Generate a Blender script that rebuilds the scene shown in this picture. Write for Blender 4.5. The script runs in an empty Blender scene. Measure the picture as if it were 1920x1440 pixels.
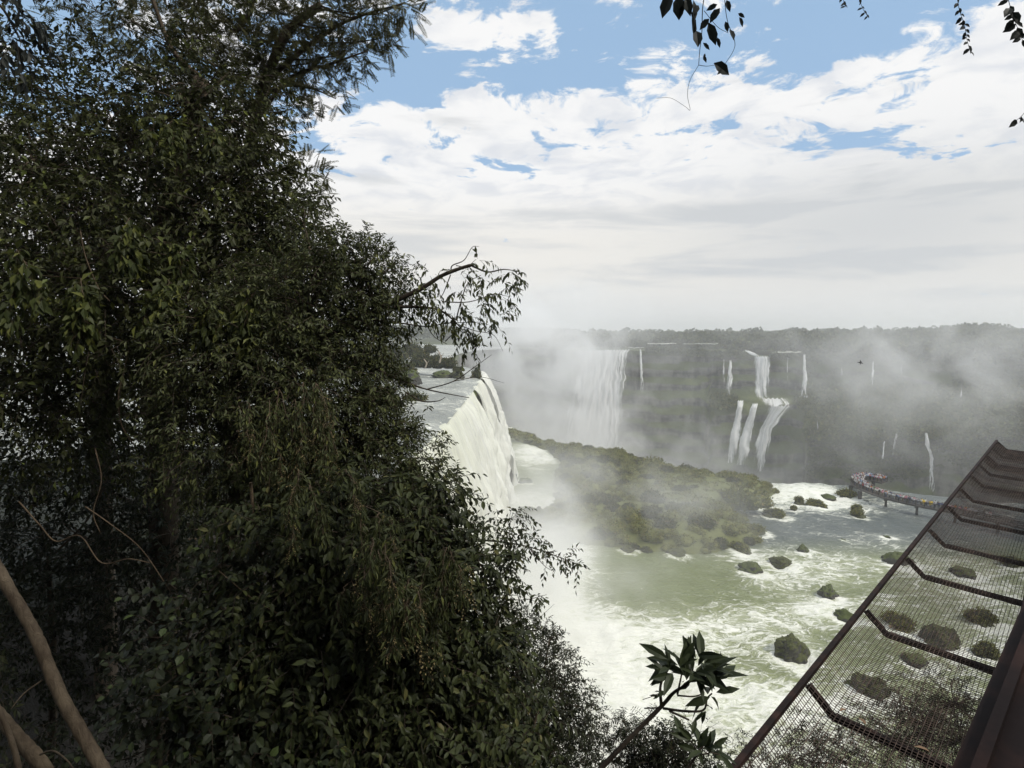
import bpy, math, random
import numpy as np
from mathutils import Vector
R = random.Random(7)
RNG = np.random.default_rng(11)
scene = bpy.context.scene
col = scene.collection
rad = math.radians
# ---------------------------------------------------------------- camera frame
W, H, F = 1920.0, 1440.0, 1066.0
EYE = np.array((0.0, 0.0, 45.0))
PITCH = math.atan(100.0 / F)
FW = np.array((0, math.cos(PITCH), -math.sin(PITCH)))
UP = np.array((0, math.sin(PITCH), math.cos(PITCH)))
RT = np.array((1.0, 0, 0))
def ray(px, py):
    return FW + RT * ((px - 960) / F) - UP * ((py - 720) / F)
def at(px, py, Y):                       # the point seen at a pixel, Y metres ahead
    d = ray(px, py); return EYE + d * (Y / d[1])
def onz(px, py, z):                      # the point seen at a pixel, on the level z
    d = ray(px, py); return EYE + d * ((z - 45.0) / d[2])
# ---------------------------------------------------------------- noise
def _h(ix, iy, iz):
    n = (ix.astype(np.int64) * 374761393 + iy.astype(np.int64) * 668265263 + iz.astype(np.int64) * 2147483647) & 0xffffffff
    n = ((n ^ (n >> 13)) * 1274126177) & 0xffffffff
    n = ((n ^ (n >> 15)) * 2246822519) & 0xffffffff
    return ((n ^ (n >> 16)) & 0xffff) / 65535.0
def vnoise(p):
    p = np.asarray(p, float); i = np.floor(p).astype(np.int64); f = p - i; f = f * f * (3 - 2 * f)
    x, y, z = i[:, 0], i[:, 1], i[:, 2]; r = 0
    for a in (0, 1):
        for b in (0, 1):
            for c in (0, 1):
                w = (f[:, 0] if a else 1 - f[:, 0]) * (f[:, 1] if b else 1 - f[:, 1]) * (f[:, 2] if c else 1 - f[:, 2])
                r = r + w * _h(x + a, y + b, z + c)
    return r
def fbm(p, o=4, g=0.5):
    p = np.asarray(p, float); s = 0; a = 1; t = 0
    for k in range(o):
        s = s + a * vnoise(p * 2 ** k + 17.3 * k); t += a; a *= g
    return s / t                         # 0..1
def sstep(a, b, x):
    t = np.clip((x - a) / (b - a), 0, 1); return t * t * (3 - 2 * t)
def nrm(v):
    return v / np.maximum(np.linalg.norm(v, axis=-1, keepdims=True), 1e-9)
# ---------------------------------------------------------------- mesh helpers
class MB:
    def __init__(s): s.v = []; s.f = []; s.m = []; s.n = 0
    def add(s, v, faces, mi=0):          # faces: array (k, m)
        v = np.asarray(v, float).reshape(-1, 3); faces = np.asarray(faces, np.int64)
        s.v.append(v); s.f.append(faces + s.n); s.m.append(np.full(len(faces), mi, np.int32)); s.n += len(v)
    def grid(s, P, mi=0, closed=False):  # P (a, b, 3)
        a, b = P.shape[:2]; idx = np.arange(a * b).reshape(a, b)
        if closed: idx = np.concatenate([idx, idx[:, :1]], 1)
        q = np.stack([idx[:-1, :-1], idx[:-1, 1:], idx[1:, 1:], idx[1:, :-1]], -1).reshape(-1, 4)
        s.add(P.reshape(-1, 3), q, mi)
    def tube(s, pts, r0, r1=None, sides=6, mi=0, smooth=6, bump=0.0, cap=True):
        pts = np.asarray(pts, float)
        if smooth and len(pts) > 2: pts = catmull(pts, smooth)
        n = len(pts); r = np.linspace(r0, r0 if r1 is None else r1, n) if np.isscalar(r0) else np.interp(np.linspace(0, 1, n), np.linspace(0, 1, len(r0)), r0)
        t = nrm(np.gradient(pts, axis=0)); ref = np.array((0.31, 0.17, 0.93)) if abs(t[0][2]) < .9 else np.array((1.0, 0.1, 0))
        u = nrm(np.cross(t, ref)); w = np.cross(t, u)
        a = np.arange(sides) * 2 * math.pi / sides
        rr = r[:, None] * np.ones(sides)
        if bump: rr = rr * (1 + bump * (RNG.random((n, sides)) - .5))
        P = pts[:, None] + rr[..., None] * (np.cos(a)[None, :, None] * u[:, None] + np.sin(a)[None, :, None] * w[:, None])
        s.grid(P, mi, True)
        if cap and sides > 3:
            b = s.n - n * sides
            for k in (0, n - 1):
                s.f.append(np.array([[b + k * sides + j for j in range(sides)]])); s.m.append(np.full(1, mi, np.int32))
    def bar(s, p, q, w, h, mi=0, up=(0, 0, 1)):
        p = np.asarray(p, float); q = np.asarray(q, float); t = nrm(q - p); u = nrm(np.cross(t, np.asarray(up, float))); v = np.cross(u, t)
        c = [p + u * a * w / 2 + v * b * h / 2 for a, b in ((-1, -1), (1, -1), (1, 1), (-1, 1))]
        c += [x + (q - p) for x in c]
        s.add(c, [(0, 1, 2, 3), (7, 6, 5, 4), (0, 4, 5, 1), (1, 5, 6, 2), (2, 6, 7, 3), (3, 7, 4, 0)], mi)
    def mesh(s, name, mats, smooth=False):
        me = bpy.data.meshes.new(name); V = np.concatenate(s.v)
        me.vertices.add(len(V)); me.vertices.foreach_set('co', V.astype(np.float32).ravel())
        loops = np.concatenate([f.ravel() for f in s.f]); tot = np.concatenate([np.full(len(f), f.shape[1]) for f in s.f])
        me.loops.add(len(loops)); me.loops.foreach_set('vertex_index', loops.astype(np.int32))
        me.polygons.add(len(tot)); me.polygons.foreach_set('loop_start', np.concatenate([[0], np.cumsum(tot)[:-1]]).astype(np.int32))
        me.polygons.foreach_set('material_index', np.concatenate(s.m))
        me.polygons.foreach_set('use_smooth', np.full(len(tot), smooth))
        for m in (mats if isinstance(mats, (list, tuple)) else [mats]): me.materials.append(m)
        me.update(calc_edges=True); me.validate(); return me
    def obj(s, name, mats, parent=None, smooth=False, loc=None):
        if loc is not None:
            s.v = [v - np.asarray(loc) for v in s.v]
        return link(name, s.mesh(name, mats, smooth), parent, loc)
def link(name, me, parent=None, loc=None):
    o = bpy.data.objects.new(name, me); col.objects.link(o)
    if parent is not None: o.parent = parent
    if loc is not None: o.location = loc
    return o
def catmull(p, k):
    p = np.asarray(p, float); q = np.concatenate([[2 * p[0] - p[1]], p, [2 * p[-1] - p[-2]]]); out = []
    for i in range(len(p) - 1):
        a, b, c, d = q[i:i + 4]
        for t in np.arange(k) / k:
            out.append(.5 * (2 * b + (c - a) * t + (2 * a - 5 * b + 4 * c - d) * t * t + (3 * b - a - 3 * c + d) * t ** 3))
    out.append(p[-1]); return np.array(out)
def tag(o, label=None, cat=None, group=None, kind=None):
    if label: o['label'] = label
    if cat: o['category'] = cat
    if group: o['group'] = group
    if kind: o['kind'] = kind
    return o
def empty(name, loc, label, cat, group=None):
    o = bpy.data.objects.new(name, None); col.objects.link(o); o.location = Vector(loc); o.empty_display_size = .2
    return tag(o, label, cat, group)
def struct(o): o['kind'] = 'structure'; return o
def attr(me, name, vals):
    a = me.attributes.new(name, 'FLOAT', 'POINT'); a.data.foreach_set('value', np.asarray(vals, np.float32).ravel())
# ---------------------------------------------------------------- material helpers
class G:
    def __init__(s, tree): s.t = tree
    def n(s, typ, ins=None, **kw):
        nd = s.t.nodes.new('ShaderNode' + typ)
        for k, v in kw.items(): setattr(nd, k, v)
        for k, v in (ins or {}).items(): s.set(nd, k, v)
        return nd
    def set(s, nd, k, v):
        sock = nd.inputs[k]
        if hasattr(v, 'is_output') or hasattr(v, 'links'): s.t.links.new(v, sock)
        else:
            if sock.type == 'RGBA' and len(v) == 3: v = (*v, 1)
            sock.default_value = v
    def m(s, op, a, b=None, c=None, clamp=False):
        nd = s.n('Math', operation=op, use_clamp=clamp)
        for i, x in enumerate((a, b, c)):
            if x is not None: s.set(nd, i, x)
        return nd.outputs[0]
    def vm(s, op, a, b=None, out=0):
        nd = s.n('VectorMath', operation=op); s.set(nd, 0, a)
        if b is not None: s.set(nd, 1, b)
        return nd.outputs[out]
    def mix(s, f, a, b):
        nd = s.n('Mix', data_type='RGBA'); s.set(nd, 0, f); s.set(nd, 6, a); s.set(nd, 7, b); return nd.outputs[2]
    def ss(s, x, a, b, lo=0.0, hi=1.0):
        nd = s.n('MapRange', interpolation_type='SMOOTHSTEP')
        for k, v in zip(range(5), (x, a, b, lo, hi)): s.set(nd, k, v)
        return nd.outputs[0]
    def noise(s, vec, scale, detail=4, rough=.55, dist=0, out=0, typ='FBM'):
        nd = s.n('TexNoise', {'Vector': vec, 'Scale': scale, 'Detail': detail, 'Roughness': rough, 'Distortion': dist}); return nd.outputs[out]
    def ramp(s, f, stops):
        nd = s.n('ValToRGB', {'Fac': f}); cr = nd.color_ramp
        while len(cr.elements) < len(stops): cr.elements.new(.5)
        for e, (p, c) in zip(cr.elements, stops): e.position = p; e.color = (*c, 1)
        return nd.outputs[0]
    def scale(s, vec, v): return s.vm('MULTIPLY', vec, v)
def mat(name):
    m = bpy.data.materials.new(name); m.use_nodes = True; m.node_tree.nodes.clear(); g = G(m.node_tree); g.mat = m
    g.out = g.n('OutputMaterial'); return g
def principled(g, color, rough=.6, spec=.3, bump=None, bstr=.4, bdist=.1, **kw):
    ins = {'Base Color': color, 'Roughness': rough, 'Specular IOR Level': spec}; ins.update(kw)
    if bump is not None: ins['Normal'] = g.n('Bump', {'Height': bump, 'Strength': bstr, 'Distance': bdist}).outputs[0]
    return g.n('BsdfPrincipled', ins).outputs[0]
def surf(g, sh): g.t.links.new(sh, g.out.inputs[0]); return g.mat
def leaf_mat(name, stops, trans=.3, rough=.5, spec=.18):
    rough = max(rough, .5); spec = min(spec, .2)
    g = mat(name); rnd = g.n('NewGeometry').outputs['Random Per Island']
    c = g.ramp(rnd, stops)
    a = principled(g, c, rough, spec)
    t = g.n('BsdfTranslucent', {'Color': c}).outputs[0]
    mx = g.n('MixShader', {0: trans}); g.set(mx, 1, a); g.set(mx, 2, t)
    return surf(g, mx.outputs[0])
def bark_mat(name, c1, c2, scale=18, rough=.85):
    g = mat(name); co = g.n('TexCoord').outputs['Object']
    n1 = g.noise(g.scale(co, (1, 1, .35)), scale, 6, .65, .6); n2 = g.noise(co, scale * .18, 3)
    c = g.mix(g.ss(g.m('MULTIPLY_ADD', n2, .6, g.m('MULTIPLY', n1, .5)), .35, .75), c1, c2)
    return surf(g, principled(g, c, rough, .2, n1, .8, .02))
MAT = {}
MAT['vine'] = leaf_mat('vine_leaves', [(0, (.032, .036, .014)), (.5, (.050, .056, .021)), (.9, (.068, .076, .027)), (.965, (.10, .125, .03)), (1, (.16, .17, .04))])
MAT['vinelight'] = leaf_mat('yellowish_leaves', [(0, (.04, .05, .018)), (.6, (.07, .085, .027)), (1, (.16, .17, .045))], .4)
MAT['feather'] = leaf_mat('feather_leaves', [(0, (.06, .064, .026)), (.6, (.09, .092, .038)), (1, (.12, .115, .045))], .4)
MAT['bush'] = leaf_mat('bush_leaves', [(0, (.040, .048, .021)), (.6, (.068, .078, .032)), (.92, (.096, .108, .042)), (1, (.17, .18, .055))])
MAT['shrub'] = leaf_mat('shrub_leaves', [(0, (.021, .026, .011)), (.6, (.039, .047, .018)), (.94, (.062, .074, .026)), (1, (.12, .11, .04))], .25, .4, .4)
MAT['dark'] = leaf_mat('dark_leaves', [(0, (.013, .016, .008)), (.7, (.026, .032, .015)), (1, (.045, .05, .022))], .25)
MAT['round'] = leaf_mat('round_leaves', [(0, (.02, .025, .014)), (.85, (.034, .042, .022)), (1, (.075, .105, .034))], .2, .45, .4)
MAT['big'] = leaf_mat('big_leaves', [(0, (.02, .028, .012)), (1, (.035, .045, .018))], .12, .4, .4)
MAT['hang'] = leaf_mat('hanging_leaves', [(0, (.03, .035, .03)), (1, (.05, .055, .05))], .2)
MAT['dry'] = leaf_mat('dry_leaf', [(0, (.16, .10, .06)), (1, (.24, .16, .10))], .1)
MAT['seed'] = leaf_mat('seed_sprays', [(0, (.22, .17, .08)), (1, (.36, .29, .14))], .3)
MAT['isle'] = leaf_mat('island_leaves', [(0, (.085, .092, .024)), (.5, (.15, .158, .04)), (.9, (.21, .20, .05)), (1, (.20, .15, .055))], .2, .6, .2)
MAT['ledge'] = leaf_mat('ledge_leaves', [(0, (.06, .075, .02)), (.6, (.11, .13, .035)), (1, (.17, .16, .05))], .15, .7, .15)
MAT['core'] = bark_mat('shade_painted_core', (.012, .014, .007), (.03, .034, .014), 3)  # inner mass of the bushes, shadow between the leaves painted into its dark colour
MAT['farleaf'] = leaf_mat('forest_leaves', [(0, (.03, .042, .018)), (.6, (.065, .08, .026)), (1, (.12, .125, .045))], .15, .7, .15)
MAT['brush'] = leaf_mat('islet_leaves', [(0, (.035, .045, .015)), (.6, (.065, .075, .02)), (1, (.13, .10, .035))], .2, .6, .2)
MAT['bark'] = bark_mat('bark', (.05, .038, .026), (.13, .10, .07))
MAT['palebark'] = bark_mat('pale_bark', (.07, .05, .034), (.20, .155, .105), 24)
MAT['liana'] = bark_mat('liana_bark', (.05, .035, .022), (.14, .105, .07), 30)
MAT['twig'] = bark_mat('twig_bark', (.03, .022, .017), (.07, .055, .04), 30)
MAT['palewood'] = bark_mat('dead_wood', (.22, .18, .14), (.40, .35, .28), 8)
def rock_mat(name, c1, c2, moss, amt, scale=1.0):
    g = mat(name); geo = g.n('NewGeometry'); P = geo.outputs['Position']; nz = g.n('SeparateXYZ', {0: geo.outputs['Normal']}).outputs[2]
    n1 = g.noise(P, .9 * scale, 8, .62); n2 = g.noise(P, .25 * scale, 4)
    c = g.mix(n1, c1, c2); mv = g.noise(P, 3 * scale, 5)
    mk = g.ss(g.m('ADD', g.m('ADD', nz, g.m('MULTIPLY', n2, .9)), g.m('MULTIPLY', n1, .5)), 1.5 - amt, 1.8 - amt)
    c = g.mix(mk, c, g.mix(mv, tuple(x * .55 for x in moss), tuple(x * 1.35 for x in moss)))
    return surf(g, principled(g, c, .75, .3, n1, .9, .3))
MAT['rock'] = rock_mat('wet_rock', (.02, .021, .02), (.075, .07, .062), (.06, .075, .018), .42)
MAT['mossrock'] = rock_mat('mossy_rock', (.02, .02, .018), (.075, .07, .06), (.06, .066, .02), .5, 1.6)
MAT['soil'] = rock_mat('soil', (.007, .006, .004), (.02, .016, .011), (.011, .014, .006), .3)
MAT['isleground'] = rock_mat('island_ground', (.04, .04, .03), (.10, .10, .07), (.11, .12, .03), 1.1, .6)
def cliff_mat():
    g = mat('cliff_rock'); geo = g.n('NewGeometry'); P = geo.outputs['Position']; nz = g.n('SeparateXYZ', {0: geo.outputs['Normal']}).outputs[2]
    n1 = g.noise(P, .06, 9, .62); st = g.noise(g.scale(P, (.25, .25, .02)), 1, 5, .6); vg = g.noise(P, .022, 6, .6)
    c = g.mix(g.ss(g.m('ADD', g.m('MULTIPLY', st, .65), g.m('MULTIPLY', g.noise(g.scale(P, (.02, .02, .3)), 1, 5, .65), .35)), .38, .62), (.028, .027, .027), (.17, .16, .14))
    mk = g.ss(g.m('ADD', g.m('MULTIPLY', nz, .8), g.m('ADD', vg, g.m('MULTIPLY', n1, .35))), .66, .88)
    c = g.mix(mk, c, g.mix(n1, (.045, .06, .018), (.12, .14, .04)))
    return surf(g, principled(g, c, .85, .15, n1, 1, 3))
MAT['cliff'] = cliff_mat()
def ground_mat():
    g = mat('forest_floor'); P = g.n('NewGeometry').outputs['Position']
    c = g.mix(g.noise(P, .03, 8, .6), (.03, .042, .016), (.09, .10, .035))
    return surf(g, principled(g, c, .9, .1))
MAT['ground'] = ground_mat()
def water_mat(name, deep, tint, aniso=(1, 1, 1), foamattr=True, base=0.3):
    g = mat(name); P = g.n('NewGeometry').outputs['Position']
    fa = g.n('Attribute', attribute_name='foam').outputs['Fac'] if foamattr else base
    P = g.vm('MULTIPLY', P, aniso)
    wv = g.vm('SUBTRACT', g.noise(P, .11, 3, .5, 0, 1), (.5, .5, .5)); Pw = g.vm('ADD', P, g.vm('MULTIPLY', wv, (9, 9, 0)))
    wv2 = g.vm('SUBTRACT', g.noise(P, .55, 3, .5, 0, 1), (.5, .5, .5)); Pw2 = g.vm('ADD', Pw, g.vm('MULTIPLY', wv2, (3.4, 3.4, 0))); wv3 = g.vm('SUBTRACT', g.noise(P, 1.7, 2, .5, 0, 1), (.5, .5, .5)); Pw2 = g.vm('ADD', Pw2, g.vm('MULTIPLY', wv3, (.9, .9, 0)))
    big = g.noise(Pw, .085, 6, .62); calm = g.n('Attribute', attribute_name='calm').outputs['Fac'] if foamattr else 0.0
    def lace(sc, w, vec):
        d = g.n('TexVoronoi', {'Vector': vec, 'Scale': sc}, feature='DISTANCE_TO_EDGE').outputs[0]; return g.ss(d, 0.0, w, 1.0, 0.0)
    l1 = lace(.42, .16, Pw2); l2 = lace(1.15, .17, Pw2); l3 = g.noise(Pw2, 1.4, 6, .7)
    ridge = g.m('SUBTRACT', 1.0, g.m('ABSOLUTE', g.m('MULTIPLY_ADD', g.noise(Pw2, .32, 6, .6), 6.0, -3.0)), clamp=True)
    sig = g.m('ADD', g.m('MULTIPLY', big, .62), g.m('ADD', g.m('MULTIPLY', l1, .15), g.m('ADD', g.m('MULTIPLY', l2, .13), g.m('ADD', g.m('MULTIPLY', l3, .54), g.m('MULTIPLY', ridge, .12)))))
    thr = g.m('SUBTRACT', 1.14, g.m('MULTIPLY', fa, .86))
    f = g.m('ADD', g.m('MULTIPLY', g.ss(sig, thr, g.m('ADD', thr, .2)), .52), g.m('MULTIPLY', g.ss(sig, g.m('SUBTRACT', thr, .12), g.m('ADD', thr, .34)), .48))
    soft = g.ss(g.m('ADD', g.m('MULTIPLY', big, .8), g.m('MULTIPLY', l3, .35)), g.m('SUBTRACT', thr, .34), g.m('ADD', thr, .06))
    c = g.mix(g.m('MULTIPLY', soft, .8), g.mix(g.noise(P, .05, 3), deep, tuple(x * 1.3 for x in deep)), tint)
    c = g.mix(calm, c, g.mix(soft, (.085, .10, .095), (.17, .19, .17)))
    c = g.mix(f, c, g.mix(g.ss(g.m('ADD', sig, g.m('MULTIPLY', fa, .45)), .72, 1.25), (.54, .58, .40), (.78, .78, .71)))
    hgt = g.m('ADD', g.noise(Pw2, .7, 6, .62), g.m('MULTIPLY', f, .25))
    return surf(g, principled(g, c, g.m('MULTIPLY_ADD', f, .45, .28), .32, hgt, .75, .9))
MAT['river'] = water_mat('river_water', (.135, .155, .066), (.37, .395, .215), (.6, 1.2, 1))
MAT['upper'] = water_mat('upper_river_water', (.18, .19, .17), (.45, .46, .43), (1, 1, 1), False, .42)
def fall_mat(name, white, tint, dens=.5, fine=1.0, dark=.8):
    g = mat(name); uv = g.n('UVMap').outputs[0]; s = g.n('SeparateXYZ', {0: uv}); u, v = s.outputs[0], s.outputs[1]
    tn = g.n('Attribute', attribute_name='tint').outputs['Fac']; dn = g.n('Attribute', attribute_name='dens').outputs['Fac']
    wob = g.noise(uv, .12 * fine, 3, .5)
    uu = g.m('MULTIPLY_ADD', wob, 1.6 / fine, u)
    c1 = g.n('CombineXYZ', {0: uu, 1: g.m('MULTIPLY', v, .055), 2: 0.0}).outputs[0]
    c2 = g.n('CombineXYZ', {0: g.m('MULTIPLY', uu, .35), 1: g.m('MULTIPLY', v, .12), 2: 3.3}).outputs[0]
    s1 = g.noise(c1, 1.5 * fine, 8, .62); s2 = g.noise(c2, 1.1 * fine, 5, .55)
    sig = g.m('ADD', g.m('MULTIPLY', s1, .6), g.m('MULTIPLY', s2, .4))
    al = g.ss(g.m('ADD', sig, g.m('SUBTRACT', dn, .5)), .36, .56)
    c = g.mix(g.m('MULTIPLY', tn, g.ss(sig, .66, .4, 0., 1.)), white, tint)
    c = g.mix(g.ss(sig, .36, .62), tuple(x * dark for x in white), c)
    b = principled(g, c, .6, .2, sig, 1, .8)
    t = g.n('BsdfTranslucent', {'Color': c}).outputs[0]; mx = g.n('MixShader', {0: .3}); g.set(mx, 1, b); g.set(mx, 2, t)
    tr = g.n('BsdfTransparent').outputs[0]; m2 = g.n('MixShader', {0: al}); g.set(m2, 1, tr); g.set(m2, 2, mx.outputs[0])
    return surf(g, m2.outputs[0])
MAT['fall'] = fall_mat('falling_water', (.92, .92, .86), (.76, .79, .45), .5, .8, .82)
MAT['farfall'] = fall_mat('far_falling_water', (.93, .93, .92), (.7, .72, .66), .5, .35, .72)
MAT['trickle'] = fall_mat('trickling_water', (.9, .9, .89), (.7, .72, .66), .5, 1.3, .75)
def steel_mat(name, c1, c2, sc=6):
    g = mat(name); P = g.n('TexCoord').outputs['Object']
    n = g.noise(P, sc, 6, .65); n2 = g.noise(P, sc * 6, 4)
    c = g.mix(g.ss(n, .4, .68), c1, c2)
    return surf(g, principled(g, c, .7, .12, n2, .3, .004))
MAT['rust'] = steel_mat('brown_painted_steel', (.012, .008, .007), (.034, .018, .014))
MAT['wire'] = steel_mat('galvanised_wire', (.034, .025, .021), (.085, .06, .048))
MAT['girder'] = steel_mat('weathered_brown_board', (.008, .004, .0035), (.026, .012, .009), 3)
MAT['strip'] = steel_mat('pale_metal', (.3, .3, .29), (.45, .45, .43))
MAT['concrete'] = steel_mat('walkway_concrete', (.09, .085, .08), (.16, .15, .14), .6)
def flat(name, c, rough=.7):
    g = mat(name); n = g.noise(g.n('TexCoord').outputs['Object'], 9, 3)
    return surf(g, principled(g, g.mix(n, tuple(x * .85 for x in c), tuple(min(1, x * 1.1) for x in c)), rough, .2))
# ---------------------------------------------------------------- leaves
BIG_F6 = [(0, 1, 6), (1, 2, 7, 6), (2, 3, 7), (3, 4, 7), (4, 5, 6, 7), (5, 0, 6)]
def leaves(mb, P, D, Nn, L, Wd, mi=0, big=False, fold=.25, curl=.15):
    D = nrm(D); S = nrm(np.cross(D, Nn)); U = np.cross(S, D); L = L[:, None]; Wd = Wd[:, None] if np.ndim(Wd) else Wd * L; n = len(P)
    k = np.arange(n)[:, None]
    if not big:
        V = np.stack([P, P + D * L * .45 + S * Wd * .5 + U * fold * Wd * .5, P + D * L - U * curl * L, P + D * L * .45 - S * Wd * .5 + U * fold * Wd * .5], 1)
        mb.add(V, (k[:, None] * 4 + np.array([[0, 1, 2], [0, 2, 3]])).reshape(-1, 3), mi); return
    e = U * fold * Wd * .5
    V = np.stack([P, P + D * L * .28 + S * Wd * .42 + e, P + D * L * .62 + S * Wd * .44 + e - U * curl * L * .35, P + D * L - U * curl * L,
                  P + D * L * .62 - S * Wd * .44 + e - U * curl * L * .35, P + D * L * .28 - S * Wd * .42 + e,
                  P + D * L * .3, P + D * L * .66 - U * curl * L * .38], 1)
    base = mb.n; mb.v.append(V.reshape(-1, 3)); mb.n += n * 8
    for f in BIG_F6:
        mb.f.append(base + k * 8 + np.array(f)[None]); mb.m.append(np.full(n, mi, np.int32))
def rdir(n): return nrm(RNG.normal(size=(n, 3)))
def sprays(mb, B, D, S, nl, L, wr, droop=.35, big=False, mode='alt', stem=.004, lmi=0, smi=1, ldroop=.35, lvar=.3, spread=1.0):
    """leafy twigs: stems from B along D, length S, nl leaves each"""
    n = len(B); S = S[:, None]; gz = np.array((0, 0, -1.0)); ph = RNG.random(n) * 6.28
    ref = rdir(n); sid = nrm(np.cross(D, ref)); bin_ = np.cross(D, sid)
    pt = lambda t: B + D * S * t + gz * droop * S * t * t
    for j in range(nl):
        t = .12 + .88 * (j + 1) / nl; p = pt(t); tan = nrm(D + 2 * gz * droop * t)
        if mode == 'alt': a = ph + (j % 2) * math.pi + RNG.normal(size=n) * .5
        elif mode == 'pair': a = ph + (j % 2) * math.pi + RNG.normal(size=n) * .12; p = pt(.15 + .85 * (j // 2 * 2 + 2) / nl)
        else: a = ph + j * 2.4
        out = np.cos(a)[:, None] * sid + np.sin(a)[:, None] * bin_
        last = 1.0 if j < nl - 1 else .15
        d = nrm(tan * (.75 if mode != 'pair' else .35) + out * last * spread + gz * ldroop * RNG.random((n, 1)) * 1.6)
        nn = nrm(np.array((0, 0, 1.0)) + rdir(n) * .55 + tan * .2)
        l = L * (1 + lvar * (RNG.random(n) * 2 - 1)) * (1 - .35 * abs(t - .55))
        leaves(mb, p, d, nn, l, wr * l, lmi, big)
    if stem:
        ts = (0, .5, 1.0); rr = (1, .7, .3); V = []
        for t, r in zip(ts, rr):
            for q in range(3):
                a = q * 2.094; V.append(pt(t) + stem * r * (math.cos(a) * sid + math.sin(a) * bin_))
        V = np.stack(V, 1); k = np.arange(n)[:, None, None] * 9; fs = []
        for r in range(2):
            for q in range(3): fs.append((r * 3 + q, r * 3 + (q + 1) % 3, r * 3 + 3 + (q + 1) % 3, r * 3 + 3 + q))
        mb.add(V, (k + np.array(fs)[None]).reshape(-1, 4), smi)
def fronds(mb, B, D, S, pairs=11, L=.05, wr=.28, droop=.3, lmi=0, smi=1):
    """feathery pinnate leaves: leaflets in a plane along a rachis"""
    n = len(B); Sx = S[:, None]; gz = np.array((0, 0, -1.0)); sid = nrm(np.cross(D, nrm(np.array((0, 0, 1.0)) + rdir(n) * .5)))
    pt = lambda t: B + D * Sx * t + gz * droop * Sx * t * t
    for j in range(pairs):
        t = .18 + .82 * (j + .5) / pairs; p = pt(t); tan = nrm(D + 2 * gz * droop * t)
        for sg in (-1, 1):
            d = nrm(tan * .45 + sg * sid + gz * .25)
            l = L * (1.15 - .75 * abs(t - .5)) * (.8 + .4 * RNG.random(n))
            leaves(mb, p, d, np.cross(sid, tan), l, wr * l, lmi, False, .1, .1)
    V = []
    for t in (0, .5, 1.0):
        for q in range(3):
            a = q * 2.094; V.append(pt(t) + .002 * (math.cos(a) * sid + math.sin(a) * np.cross(sid, D)))
    V = np.stack(V, 1); k = np.arange(n)[:, None, None] * 9
    fs = [(r * 3 + q, r * 3 + (q + 1) % 3, r * 3 + 3 + (q + 1) % 3, r * 3 + 3 + q) for r in range(2) for q in range(3)]
    mb.add(V, (k + np.array(fs)[None]).reshape(-1, 4), smi)
def lobe_pts(px, py, Y, rx, ry, n, shell=.42, ydep=.8):
    """n points in a lobe; returns points and outward directions"""
    c = at(px, py, Y); k = np.linalg.norm(ray(px, py)) / ray(px, py)[1] * Y / F
    q = rdir(n) * (RNG.random((n, 1)) ** shell)
    return c + q * np.array((rx * k, rx * k * ydep, ry * k)), nrm(q), c
def off(o, parent_loc): o.location = Vector(o.location) - Vector(parent_loc)
# ================================================================ TERRAIN AND WATER
def poly_dist(px, py, poly):
    P = np.array(poly, float); Q = np.roll(P, -1, 0); p = np.stack([px, py], -1)
    d = np.full(px.shape, 1e9); ins = np.zeros(px.shape, bool)
    for a, b in zip(P, Q):
        ab = b - a; t = np.clip(((p - a) @ ab) / (ab @ ab), 0, 1); d = np.minimum(d, np.linalg.norm(p - a - t[..., None] * ab, axis=-1))
        c = ((a[1] > py) != (b[1] > py)) & (px < (b[0] - a[0]) * (py - a[1]) / (b[1] - a[1] + 1e-12) + a[0]); ins ^= c
    return np.where(ins, d, -d)
ISLE = [(-4, 243), (-2, 256), (6, 240), (12, 226), (25, 208), (38, 202), (47, 186), (57, 174), (66, 164), (74, 160), (73, 152), (59, 146), (56, 135),
        (53, 118), (40, 111), (28, 112), (15, 117), (6, 125), (8, 138), (15, 150), (12, 160), (14, 175), (17, 190), (13, 212), (4, 228)]
def gauss(X, Y, x, y, sx, sy): return np.exp(-((X - x) / sx) ** 2 - ((Y - y) / sy) ** 2)
ROCKS = []   # px, py of the waterline, width px, height px, kind
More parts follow.
